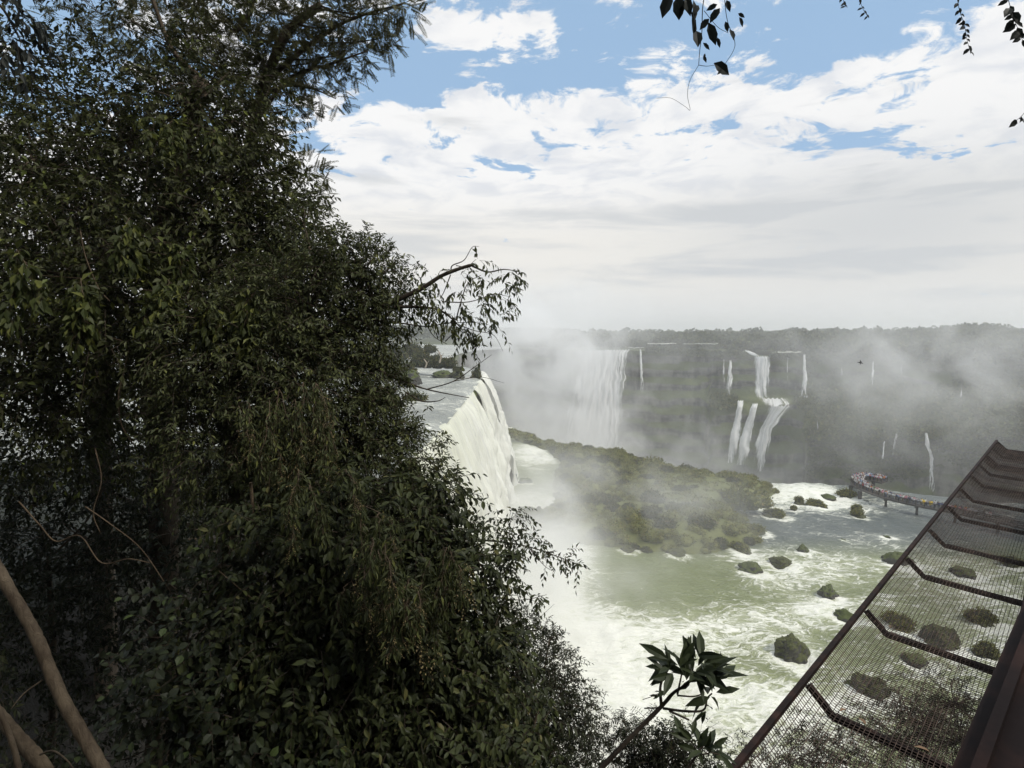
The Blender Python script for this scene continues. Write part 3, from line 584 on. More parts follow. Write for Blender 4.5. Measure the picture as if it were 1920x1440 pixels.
def islet_brush():
    spots = [(752, 688, 62, 150), (790, 668, 50, 165), (820, 672, 44, 160), (842, 676, 36, 155), (858, 690, 22, 150), (740, 655, 60, 190), (770, 650, 46, 200), (715, 690, 70, 140), (690, 660, 80, 170), (776, 745, 64, 95), (738, 760, 80, 85), (760, 782, 54, 82), (700, 740, 90, 90), (805, 650, 30, 205), (640, 680, 90, 150), (600, 650, 90, 190), (858, 694, 12, 146), (868, 692, 9, 152)]
    labs = ['olive bush on the islet at the fall lip', 'tall leafy bush behind the islet snags', 'green bush right of the tall leafy one on the islet', 'bush near the right end of the lip islet', 'small bush at the end of the lip islet', 'wide bush back on the upper river', 'far green clump on the upper river beyond the islet', 'olive bush half hidden by the near tree branches', 'large bush far back behind the near tree', 'brownish bush on the rocks above the near fall', 'orange tinged bush left of the brownish bush', 'low bush beside the lip of the near fall', 'broad bush behind the near foliage', 'tiny clump farthest along the islet', 'hidden bush behind the near crown', 'bush glimpsed through the near crown', 'mossy tuft on the islet shore', 'second mossy tuft by the white curtain']
    for i, (px, py, w, Y) in enumerate(spots):
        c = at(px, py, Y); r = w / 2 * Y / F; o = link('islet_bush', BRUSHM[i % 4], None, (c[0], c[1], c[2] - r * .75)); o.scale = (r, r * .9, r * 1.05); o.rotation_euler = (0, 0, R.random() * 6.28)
        tag(o, labs[i], 'bush', 'bushes on the upper river islets')
    for (px, py, w, h, Y, lab) in [(894, 706, 24, 34, 153, 'mossy rock tooth splitting the lip between two falls'), (770, 705, 40, 18, 120, 'dark ledge rock on the upper river brink'), (858, 700, 26, 10, 148, 'low dark rock under the lip islet'), (830, 700, 40, 9, 150, 'flat dark shelf of the lip islet'), (790, 790, 46, 20, 78, 'grey ledge rock beside the near fall lip')]:
        c = at(px, py, Y); k = Y / F; o = link('brink_rock', BRUSHM[1] if w == 24 else ROCKM[(1, 1 if w < 30 else 0)], None, (c[0], c[1], c[2] - h * k * .5)); o.scale = (w / 2 * k, w / 2 * k * 1.2, h * k); tag(o, lab, 'rock', 'rocks on the brink of the falls')
    c = at(897, 722, 154); o = link('brink_rock', ROCKM[(2, 0)], None, (c[0] + .8, c[1], c[2] - 6.5)); o.scale = (1.5, 1.5, 8.5); tag(o, 'dark streaked rock spur under the mossy tooth', 'rock', 'rocks on the brink of the falls')
    for (px, py, h, lab) in [(797, 690, 17, 'pale bare snag with a broad top on the lip islet'), (824, 680, 22, 'taller pale bare snag above brown brush')]:
        b = at(px, py, 148); k = 148 / F; mb = MB(); mb.tube([b, b + np.array((.4, 0, h * k * .5)), b + np.array((-.3, 0, h * k))], .26, .14, 7, 0, 4, .3); mb.tube([b + np.array((.3, 0, h * k * .4)), b + np.array((1.1, 0, h * k * .8))], .12, .05, 5)
        tag(mb.obj('dead_snag', MAT['palewood']), lab, 'dead tree', 'dead snags on the islet')
islet_brush()
def forest():
    mb = MB(); per = 46
    def crowns(C, r, size, mi=0):
        n = len(C); P = np.repeat(C, per, 0); d = rdir(n * per); d[:, 2] = np.abs(d[:, 2]) * 1.1 - .2; rr = np.repeat(r, per)[:, None]
        leaves(mb, P + d * rr * np.array((1, 1, .8)) * (.7 + .4 * RNG.random((n * per, 1))), nrm(d + rdir(n * per)), nrm(d + rdir(n * per) * .7), np.repeat(r, per) * size * (.6 + .8 * RNG.random(n * per)), .75, mi)
    # plateau forest
    nr, nc = PLAT.shape[:2]; C = []; r = []
    for _ in range(5200):
        px = R.uniform(960, 2080); k = R.random() ** 1.5 * 620; x0 = Yc(px) + (75 if px < 1380 else 26 if px < 1520 else 6) + k
        p = at(px, 640, x0); ang = math.degrees(math.atan2(p[0], p[1]))
        hill = float(sstep(60, 420, np.array(k)) * np.interp(ang, [0, 5, 20, 36, 39.5, 43.5, 50], [2, 2, 3.0, 6, 13.0, 1, -3]))
        rr = R.uniform(2.4, 5.2); top = (30.0 if k > 60 else 28.5) + hill + R.uniform(3.5, 9) + (R.uniform(2, 5.5) if R.random() < .13 else 0)
        C.append((p[0], p[1], top - rr * .4 - (3 if px > 1520 and k < 60 else 0))); r.append(rr)
    for _ in range(1500):               # far ridge across the upper river
        px = R.uniform(400, 1080); Y = R.uniform(820, 1500); p = at(px, 640, Y); rr = R.uniform(4, 9); C.append((p[0], p[1], 29 + R.uniform(4, 12) + (Y - 820) * .018 * min(1, max(0, (1080 - px) / 260)))); r.append(rr)
    crowns(np.array(C), np.array(r), .62)
    C = []; r = []
    for _ in range(2600):               # ledges and wall vegetation
        px = R.uniform(1515, 2060) if R.random() < .8 else R.uniform(1340, 1520); py = R.uniform(728, 822) if px > 1515 else R.uniform(745, 766)
        if px < 1515 and (1375 < px < 1500): continue
        p = far(px, py, -1); C.append(p + np.array((0, 0, .6))); r.append(R.uniform(1.6, 3.6))
    crowns(np.array(C), np.array(r), .6, 1); C = []; r = []
    for _ in range(1500):
        px = R.uniform(1190, 2060); py = lippy(px) + R.uniform(-3, 4); p = far(px, py, -2)
        if 1408 < px < 1450 or 1172 < px < 1212 or abs(px - 1508) < 6: continue
        C.append(p); r.append(R.uniform(1.2, 2.6))
    for _ in range(1100):
        px = R.uniform(1515, 2060); py = R.uniform(690, 900); p = far(px, py, -.5)
        if vnoise(p[None] * .05)[0] > .5: C.append(p); r.append(R.uniform(1.2, 2.4))
    crowns(np.array(C), np.array(r), .6)
    o = mb.obj('forest', [MAT['farleaf'], MAT['ledge']]); o['kind'] = 'stuff'; o['label'] = 'far green forest covering the plateau and cliff ledges across the gorge'
forest()
# ================================================================ WALKWAY WITH VISITORS
DZ = 2.6
WPATH = catmull(np.array([(150, 62), (128, 92), (114, 113.5), (107.6, 124), (103, 130.5), (98, 136), (94.6, 142), (93.9, 148.3), (95.0, 154.3), (98.0, 159.4), (101.5, 160.4), (104, 157.2)], float) + np.array((1.2, 0)), 8)
def walkway():
    p = WPATH; t = nrm(np.gradient(p, axis=0)); n = np.stack([-t[:, 1], t[:, 0]], -1); w = np.interp(np.arange(len(p)), [0, 50, 62, 88], [.95, .95, 1.7, 1.9])[:, None]
    root = empty('viewing_walkway', (*p[40], 0), 'long curving walkway on piers over the river, ending in a crowded hooked platform', 'walkway')
    L = np.array(root.location)
    mb = MB(); prof = [(-1, DZ - .42), (-1, DZ), (1, DZ), (1, DZ - .42)]
    mb.grid(np.stack([np.concatenate([p + n * w * a, np.full((len(p), 1), z)], 1) for a, z in prof], 1), 0, True)
    mb.obj('deck', MAT['concrete'], root, loc=None).location = -Vector(L)
    mr = MB()
    for sgn in (-1, 1):
        e = np.concatenate([p + n * (w - .06) * sgn, np.full((len(p), 1), DZ)], 1)
        for hh in (.28, .56, .84, 1.12): mr.tube(e + np.array((0, 0, hh)), .04 if hh < 1.1 else .06, None, 4, 0, 0)
        for k in range(0, len(p), 2): mr.bar(e[k], e[k] + np.array((0, 0, 1.14)), .08, .08, 0, (1, 0, 0))
    mr.obj('railing', MAT['rust'], root).location = -Vector(L)
    for (x, y, r) in [(95.6, 141.9, .36), (99.2, 135.8, .36), (104.3, 130.3, .36), (108.9, 123.9, .36), (114, 113.4, .42), (121, 103, .42), (93.3, 149, .6), (94.4, 155, .6), (98, 159.5, .6), (103, 158.6, .5)]:
        m = MB(); m.bar((x, y, -1.5), (x, y, DZ - .43), r * 1.5, r * 1.5, 0, (.6, .8, 0)); m.bar((x - .7, y - .5, DZ - .62), (x + .7, y + .5, DZ - .62), .5, .36)
        m.obj('pier', MAT['concrete'], root).location = -Vector(L)
walkway()
SKIN = flat('skin', (.42, .27, .19)); HAIR = flat('dark_hair', (.03, .022, .018)); PANTS = [flat('dark_trousers', (.05, .055, .07)), flat('khaki_trousers', (.2, .17, .12)), flat('jeans', (.08, .1, .17))]
SHIRTS = {'white': (.75, .75, .73), 'pale grey': (.5, .5, .52), 'pink': (.6, .28, .33), 'red': (.42, .06, .06), 'dark blue': (.05, .07, .16), 'black': (.03, .03, .033), 'orange': (.65, .25, .08), 'pale blue': (.35, .47, .62), 'yellow': (.78, .55, .04), 'green': (.12, .25, .1)}
SH = {k: flat(k.replace(' ', '_') + '_cloth', v) for k, v in SHIRTS.items()}
def person_mesh(colour, pose, pants):
    """one continuous skinned body: legs, trunk, arms, neck and head"""
    v = [(0, 0, .93), (0, 0, 1.12), (0, -.01, 1.36), (0, 0, 1.47), (0, .02, 1.55), (0, .03, 1.63), (0, .02, 1.72)]; r = [.15, .145, .165, .075, .06, .10, .085]; e = [(0, 1), (1, 2), (2, 3), (3, 4), (4, 5), (5, 6)]
    for s in (-1, 1):
        b = len(v); v += [(s * .1, 0, .86), (s * .11, .02, .48), (s * .115, -.01, .08), (s * .12, .12, .04)]; r += [.095, .065, .045, .04]; e += [(0, b), (b, b + 1), (b + 1, b + 2), (b + 2, b + 3)]
        b = len(v)
        if pose == 'camera': a = [(s * .2, 0, 1.4), (s * .25, .16, 1.2), (s * .1, .32, 1.44), (s * .06, .36, 1.52)]
        elif pose == 'rail': a = [(s * .2, 0, 1.4), (s * .27, .1, 1.16), (s * .2, .34, 1.1), (s * .18, .42, 1.1)]
        else: a = [(s * .2, 0, 1.4), (s * .27, -.02, 1.14), (s * .27, .06, .9), (s * .26, .09, .81)]
        v += a; r += [.07, .05, .038, .04]; e += [(2, b), (b, b + 1), (b + 1, b + 2), (b + 2, b + 3)]
    me = bpy.data.meshes.new('tmp'); me.from_pydata(v, e, []); o = bpy.data.objects.new('tmp', me); col.objects.link(o)
    m = o.modifiers.new('skin', 'SKIN'); sv = me.skin_vertices[0].data
    for i, q in enumerate(r):
        if colour == 'yellow' or pose == 'poncho':
            if i < 3: q *= (1.65, 1.5, 1.3)[i]
        sv[i].radius = (q, q * (.72 if i in (1, 2) else .95))
    sv[0].use_root = True; o.modifiers.new('sub', 'SUBSURF').levels = 1
    dg = bpy.context.evaluated_depsgraph_get(); out = bpy.data.meshes.new_from_object(o.evaluated_get(dg)); bpy.data.objects.remove(o); out.name = 'person'
    out.materials.clear()
    for q in (SH[colour], PANTS[pants], SKIN, HAIR): out.materials.append(q)
    low = .55 if colour == 'yellow' else .92
    for f in out.polygons:
        c = f.center
        f.material_index = 3 if c.z > 1.66 or (c.z > 1.56 and c.y < 0) else 2 if c.z > 1.47 or (pose != 'down' and abs(c.x) < .24 and c.y > .3) or (abs(c.x) > .2 and c.z < .88 and c.z > .75) else 0 if c.z > low else 1
        f.use_smooth = True
    return out
PM = {}
for i, c in enumerate(SHIRTS):
    for k, ps in enumerate(('down', 'camera', 'rail')): PM[(c, ps)] = person_mesh(c, ps, (i + k) % 3)
def visitors():
    p = WPATH; t = nrm(np.gradient(p, axis=0)); n = np.stack([-t[:, 1], t[:, 0]], -1); k0 = 16; taken = []; cnt = 0
    names = list(SHIRTS); wts = [10, 6, 3, 1, 3, 3, 1, 3, 0, .5]
    yl = 0
    for idx in range(2500):
        f = R.uniform(len(p) * .28, len(p) - 1.05) if R.random() < .52 else R.uniform(len(p) * .62, len(p) - 1.05); i = int(f); a = f - i
        if i < len(p) * .55 and R.random() < .08: continue
        w = float(np.interp(f, [0, 50, 62, 88], [.62, .62, 1.35, 1.6])); u = R.choice([-1, 1]) * w * R.uniform(.5, 1) if R.random() < .75 else R.uniform(-w, w)
        x, y = p[i] * (1 - a) + p[min(i + 1, len(p) - 1)] * a + n[i] * u
        if any((x - b) ** 2 + (y - c) ** 2 < .44 ** 2 for b, c in taken): continue
        if len(taken) >= 195: break
        taken.append((x, y)); c = R.choices(names, wts)[0]; ps = R.choice(('down', 'camera', 'rail'))
        near = f < len(p) * .60
        if near and abs(y - 134.5) < 1.2 and yl < 4: c = 'yellow'; yl += 1
        o = link('person', PM[(c, ps)], None, (x, y, DZ)); s = R.uniform(.93, 1.06); o.scale = (s, s, s); face = math.atan2(n[i][1] * np.sign(u), n[i][0] * np.sign(u)) - math.pi / 2 + R.uniform(-.6, .6); o.rotation_euler = (0, 0, face)
        dress = 'long yellow poncho' if c == 'yellow' else c + ' top'
        act = {'down': 'with arms down', 'camera': 'with hands raised', 'rail': 'reaching forward'}[ps]
        tag(o, f'person in {dress} {act} ' + ('on the narrow far walkway' if near else 'packed on the hooked far platform'), 'person', 'visitors on the far walkway')
visitors()
# ================================================================ NET PLATFORM AT THE RIGHT
def net_platform():
    hr = 4.0; rims = []
    for px, py in [(1320, 1440), (1511, 1273), (1634, 1141), (1711, 1044), (1754, 991), (1787, 947), (1809, 915), (1825, 889), (1838, 869), (1850, 852), (1860, 838), (1869, 826)]:
        rims.append(onz(px, py, 45 - hr))
    rims = np.array(rims); a = rims[1]; b = rims[-1]; dv = nrm(b - a); q = np.array((dv[1], -dv[0], 0))
    s = [float((r - a) @ dv) for r in rims]; s0 = s[0] - 1.2; s1 = s[-1]
    root = empty('catch_net_platform', a + q * .8, 'rusty brown steel frame covered in fine wire mesh jutting out on the right', 'safety net')
    L = Vector(root.location)
    def P(t, d, z): return a + dv * t + q * d + np.array((0, 0, z))
    KD, KZ, WD = .30, -.26, 1.62
    prof = lambda d: KZ * min(d / KD, 1.0) - .03 * max(d - KD, 0)
    m = MB(); m.bar(P(s0, 0, 0), P(s1, 0, 0), .06, .06); m.obj('rim_rail', MAT['rust'], root).location = -L
    m = MB(); m.bar(P(s0, WD, prof(WD)), P(s1, WD, prof(WD)), .06, .08); m.obj('inner_rail', MAT['rust'], root).location = -L
    brs = s[1:-1] + [s1 - .02] + [s[1] - (s[2] - s[1]) * 1.02]
    for t in brs:
        m = MB(); v = -.055; h = .07
        m.bar(P(t, .03, v), P(t, KD, KZ + v), .05, h); m.bar(P(t, KD - .012, KZ + v), P(t, WD, prof(WD) + v), .05, h)
        m.bar(P(t, KD + .02, KZ + v + h / 2 + .005), P(t, WD - .03, prof(WD) + v + h / 2 + .005), .075, .008)
        m.obj('bracket', MAT['rust'], root).location = -L
    m = MB(); step = .047; wr = .0045; nx = int((s1 - s0) / step)
    sag = lambda t, d: .015 * math.sin(t * 2.1 + d) - .012 * abs(math.sin(math.pi * (t - s[1]) / 1.75))
    ds = [0, .1, .2, KD - .03, KD + .05, .6, .9, 1.2, WD]
    for i in range(nx):
        t = s0 + (i + .5) * step; j = R.uniform(-.002, .002)
        m.tube([P(t + j, d, prof(d) + .012 + (sag(t, d) if 0 < d < WD else 0)) for d in ds], wr, None, 3, 0, 0)
    dl = np.arange(.016, WD, step); ts = np.arange(s0, s1, .22)
    for d in dl:
        m.tube([P(t, d + .002 * math.sin(t * 3), prof(d) + .0145 + sag(t, d)) for t in ts], wr, None, 3, 0, 0)
    m.obj('wire_mesh', MAT['wire'], root).location = -L
    # balcony girder beside the net
    g0 = P(s0 - 4, WD + .08, 0); root2 = empty('balcony_girder', P(2, WD + .3, -.4), 'dark brown steel balcony edge with a boarded parapet, close by at the lower right', 'balcony'); L2 = Vector(root2.location)
    m = MB(); m.bar(P(s[2] - .9, WD + .14, .02), P(s1 + .3, WD + .14, .02), .12, .34); m.bar(P(s[2] - .9, WD + .14, .21), P(s1 + .3, WD + .14, .21), .22, .03); m.obj('edge_beam', MAT['rust'], root2).location = -L2
    for t in np.arange(s[2] - .4, s1, 1.9):
        m = MB(); m.bar(P(t, WD + .16, .22), P(t, WD + .16, 2.6), .09, .09, 0, dv); m.obj('post', MAT['rust'], root2).location = -L2
    m = MB(); m.bar(P(s[2] - 1.1, WD + .05, -.12), P(s[2] - 1.1, WD + .05, .42), .10, .16, 0, dv); m.bar(P(s[2] - 2.2, WD + .02, .05), P(s[2] - 1.0, WD + .02, .05), .04, .10); m.obj('pale_conduit', MAT['strip'], root2).location = -L2
    # near parapet boards, running beside the viewer
    A = onz(1826, 1440, 43.75); B_ = onz(1928, 1175, 43.75)
    m = MB(); d2 = nrm(B_ - A); n2 = np.array((d2[1], -d2[0], 0)); A0 = A - d2 * .6; B0 = B_ + d2 * .35
    for k in range(7):
        z = -.0 - .03 * k; o_ = n2 * (.03 + .145 * k); m.bar(A0 + o_, B0 + o_, .135, .05 + .004 * (k % 3), 0)
    m.bar(A0 + n2 * .02 + np.array((0, 0, .045)), B0 + n2 * .02 + np.array((0, 0, .045)), .03, .04); m.bar(A0 + n2 * .02 - np.array((0, 0, .6)), B0 + n2 * .02 - np.array((0, 0, .6)), .05, 1.1)
    m.obj('parapet_board', MAT['girder'], root2).location = -L2
    # dead leaves lying on the frame
    for i, (t, d, L_, rz, lab) in enumerate([(s[1] + .02, .36, .10, .4, 'dry curled leaf lying on the nearest net bracket by its bend'), (s[1] - .01, .62, .11, 1.7, 'dry leaf on the nearest net bracket just inward of the first'), (s[1] + .02, 1.18, .14, 2.6, 'largest dry leaf on the inner part of the nearest bracket'), (s[2] + .03, .33, .12, .9, 'dark crumpled leaf on the second bracket at its bend')]):
        mb = MB(); c = P(t, d, prof(d) + .035); leaves(mb, c[None], np.array([[math.cos(rz), math.sin(rz), .12]]), np.array([[.1, .2, 1.0]]), np.array([L_]), np.array([L_ * .5]), 0, True, .4, .08)
        tag(mb.obj('fallen_leaf', MAT['dry'] if i < 3 else MAT['bark']), lab, 'leaf', 'dead leaves on the net frame')
    return P, s, q, dv
NETP = net_platform()
# ================================================================ BIRD
def bird():
    c = at(1614, 681, 95); mb = MB(); th = np.linspace(0, 1, 12)
    body = [c + np.array((-.38 + .76 * t, .1 * math.sin(3 * t), .05 * math.sin(3 * t))) for t in th]; mb.tube(body, [.02, .07, .1, .11, .1, .09, .08, .06, .05, .06, .05, .02], None, 8, 0, 0)
    for s in (-1, 1):
        rows = []
        for k, u in enumerate(np.linspace(0, 1, 10)):
            le = c + np.array((.12 - .10 * u - .12 * u * u, s * (.06 + .62 * u), .03 + .16 * math.sin(u * 2.2) - .02)); ch = .24 * (1 - .55 * u) + .03
            rows.append([le, le + np.array((-ch * .5, 0, .015)), le + np.array((-ch, 0, -.01)), le + np.array((-ch * .5, 0, -.012))])
        mb.grid(np.array(rows), 0, True)
    tail = [[c + np.array((-.3, w * .05, .01)), c + np.array((-.36, w * .09, 0)), c + np.array((-.52, w * .13, -.01))] for w in (-1, 0, 1)]; mb.grid(np.array(tail))
    o = mb.obj('flying_bird', flat('black_plumage', (.018, .017, .018)), loc=None); o.rotation_euler = (0, 0, 0)
    cc = Vector(c); o.data.transform(__import__('mathutils').Matrix.Translation(-cc)); o.location = cc; o.rotation_euler = (.5, .3, -.35); tag(o, 'small black bird gliding in front of the misty cliff', 'bird')
bird()
# ================================================================ NEAR TREES
def twigs_from(mb, c, pts, r0, mi=0, frac=.25):
    n = max(3, int(len(pts) * frac))
    for j in RNG.choice(len(pts), min(n, len(pts)), False):
        p = pts[j]; m1 = c + (p - c) * .45 + RNG.normal(size=3) * np.linalg.norm(p - c) * .13 + np.array((0, 0, .03)); mb.tube([c, m1, p], [r0, r0 * .6, r0 * .22], None, 4, mi, 3, 0, False)
def lobed_tree(name, label, cat, group, trunk, trunk_r, lobes, leafmat, kind, L, wr, S, nl, per_px, stemr=.004, big=False, mode='alt', trunkmat='bark', droop=.35, ldroop=.35, limb_r=.045, limbs=(), crown='crown', flecks=None, frac=.05, shell=.42, ydep=.8):
    """trunk: list of (px, py, Y); lobes: (px, py, Y, rx, ry[, density])"""
    T = np.array([at(*a) for a in trunk]); root = empty(name, T[0], label, cat, group); O = -Vector(T[0])
    m = MB(); m.tube(T, trunk_r, trunk_r * .45 if np.isscalar(trunk_r) else None, 9, 0, 6, .25); m.obj('trunk', MAT[trunkmat], root, True).location = O
    mc = MB(); ml = MB(); has = False
    Td = catmull(T, 8) if len(T) > 2 else T
    for lb in lobes:
        px, py, Y, rx, ry = lb[:5]; k = lb[5] if len(lb) > 5 else 1.0; n = max(8, int(rx * ry * 3.14 * per_px * k)); B, D, c = lobe_pts(px, py, Y, rx, ry, n, shell, ydep)
        d = nrm(D * .75 + rdir(n) * .75 + np.array((0, 0, .22)))
        s = S * (.6 + .8 * RNG.random(n))
        if kind == 'frond': fronds(mc, B, d, s, nl, L, wr, droop)
        else: sprays(mc, B, d, s, nl, L, wr, droop, big, mode, stemr, 0, 1, ldroop)
        j = np.argmin(np.linalg.norm(Td - c, axis=1) + np.where(Td[:, 2] > c[2], .6, 0)); p0 = Td[j]; mid = (p0 + c) / 2 + RNG.normal(size=3) * .1 * np.linalg.norm(c - p0) + np.array((0, 0, -.08 * np.linalg.norm(c - p0)))
        ml.tube([p0, mid, c], [limb_r, limb_r * .75, limb_r * .45], None, 6, 0, 5, .15); has = True
        twigs_from(ml, c, B, limb_r * .36, 0, frac)
    for lm in limbs:
        ml.tube([at(*a) for a in lm[0]], lm[1], lm[2], 7, 0, 6, .15); has = True
    mc.obj(crown, [MAT[leafmat], MAT['twig']], root).location = O
    if has: ml.obj('limb', MAT[trunkmat], root, True).location = O
    if flecks:
        for (px, py, Y, rx, ry, n) in flecks:
            mf = MB(); B, D, c = lobe_pts(px, py, Y, rx, ry, n); sprays(mf, B, nrm(rdir(n) * .5 + np.array((0, 0, -.6))), np.full(n, .2), 9, .020, .6, .3, False, 'spiral', .0015)
            f = mf.obj('seed_cluster', [MAT['seed'], MAT['twig']], root); f.location = O
    return root
# overgrown tall tree, left
lobed_tree('overgrown_tree', 'tall dark tree smothered in broad leaved climbers, filling the upper left', 'tree', None, [(300, 1500, 9.5), (310, 1000, 9), (290, 640, 8.8), (330, 330, 8.8), (380, 150, 9)], .24,
    [(80, 330, 8, 150, 120), (230, 260, 9, 170, 120), (340, 400, 8, 190, 130), (430, 330, 8.6, 110, 120), (150, 520, 7.4, 190, 120), (330, 600, 7.2, 190, 130), (470, 480, 8, 120, 120), (545, 560, 8, 80, 80), (60, 700, 7.2, 130, 150), (40, 150, 9.5, 110, 70, .6), (360, 200, 8.5, 150, 90), (200, 760, 7.6, 110, 120, .7), (520, 400, 8.4, 60, 90), (-150, 400, 7.5, 160, 320, .5), (250, -120, 8.5, 320, 110, .4), (430, 230, 9, 75, 80), (575, 500, 8, 50, 60)],
    'vine', 'spray', .10, .52, .42, 8, .0085, trunkmat='bark', flecks=None)
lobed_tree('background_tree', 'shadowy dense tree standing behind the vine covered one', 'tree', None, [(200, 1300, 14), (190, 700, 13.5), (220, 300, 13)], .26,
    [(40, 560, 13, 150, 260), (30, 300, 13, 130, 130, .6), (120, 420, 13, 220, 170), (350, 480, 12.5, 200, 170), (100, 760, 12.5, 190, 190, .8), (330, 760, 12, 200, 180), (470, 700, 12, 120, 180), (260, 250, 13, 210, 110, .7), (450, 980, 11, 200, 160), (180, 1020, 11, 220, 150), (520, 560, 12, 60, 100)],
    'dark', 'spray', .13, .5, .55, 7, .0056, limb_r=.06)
# feathery tree above
lobed_tree('feathery_tree', 'tall tree with feathery drooping fronds arching over the sky at the top left', 'tree', None, [(430, 900, 10.5), (450, 560, 10.3), (465, 300, 10.2), (500, 150, 10.1), (540, 60, 10), (600, 10, 10)], .13,
    [(250, 40, 10, 110, 60, .9), (370, 70, 10, 110, 75), (460, 50, 10, 90, 70), (550, 40, 10, 95, 65), (640, 45, 10, 85, 55), (700, 10, 10, 70, 40), (745, 12, 10, 40, 28), (580, 120, 10, 75, 45, .9), (650, 100, 10, 60, 35, .8), (600, 168, 10, 45, 26, .8), (500, 180, 10, 60, 55, .8), (715, 72, 10, 34, 22, .8), (450, 120, 10.3, 110, 60, .9), (545, 205, 10, 40, 24, .5), (575, 330, 9.6, 34, 34, .9), (600, 365, 9.6, 20, 24, .7), (560, 300, 9.6, 36, 20, .6), (180, 20, 10, 100, 40, .5), (620, -60, 10, 160, 50, .4)],
    'feather', 'frond', .058, .30, .30, 12, .0140, limb_r=.018, frac=.05, droop=.18, limbs=[([(500, 150, 10.1), (580, 85, 10), (650, 40, 9.9), (760, 5, 9.8)], .05, .012), ([(470, 240, 10.1), (540, 150, 10), (620, 120, 9.9), (690, 95, 9.9)], .045, .01), ([(465, 215, 10.2), (520, 165, 10), (580, 165, 9.9), (630, 185, 9.8)], .035, .008), ([(440, 60, 10.1), (470, 20, 10), (480, -40, 10)], .05, .02)])
# bushy tree in the middle with the branch over the falls
lobed_tree('leaning_bush_tree', 'bushy green tree leaning out towards the falls with a long bare tipped branch', 'tree', None, [(380, 1350, 7.2), (430, 1000, 7), (500, 760, 6.8), (600, 640, 6.7), (700, 590, 6.6)], .12,
    [(450, 660, 6.4, 150, 110), (570, 570, 6.6, 130, 90), (655, 520, 6.7, 95, 70), (680, 620, 6.6, 72, 80), (590, 740, 6.3, 150, 120), (430, 820, 6.3, 140, 130, .9), (670, 840, 6.3, 110, 100), (695, 745, 6.5, 56, 70), (660, 470, 6.8, 60, 38, .8), (715, 515, 6.7, 45, 36, .7), (750, 860, 6.3, 70, 70, .8), (540, 900, 6.2, 110, 90), (820, 920, 6.2, 42, 40, .7), (600, 470, 6.9, 45, 40, .6), (570, 420, 7.2, 34, 50, .6)],
    'bush', 'spray', .068, .40, .27, 10, .0150, limb_r=.03, frac=.05, flecks=[(575, 850, 5.45, 40, 80, 34), (600, 800, 5.4, 50, 60, 16), (480, 810, 5.4, 30, 60, 14)])
def leafy_branch(name, label, cat, lines, clusters, leafmat, L, wr, S, nl, barkm='twig', group=None, big=False, droop=.5, ldroop=.9, crown='foliage', mode='alt'):
    p0 = at(*lines[0][0][0]); root = empty(name, p0, label, cat, group); O = -Vector(p0); m = MB()
    for pts, r0, r1 in lines: m.tube([at(*a) for a in pts], r0, r1, 6, 0, 5, .15)
    m.obj('stem', MAT[barkm], root, True).location = O; mc = MB()
    for (px, py, Y, rx, ry, n) in clusters:
        B, D, c = lobe_pts(px, py, Y, rx, ry, n, .7, 1.0); sprays(mc, B, nrm(D * .5 + rdir(n) * .6 + np.array((.15, 0, -.1))), S * (.6 + .8 * RNG.random(n)), nl, L, wr, droop, big, mode, .002, 0, 1, ldroop)
    mc.obj(crown, [MAT[leafmat], MAT[barkm]], root).location = O
    return root
Y = 6.5
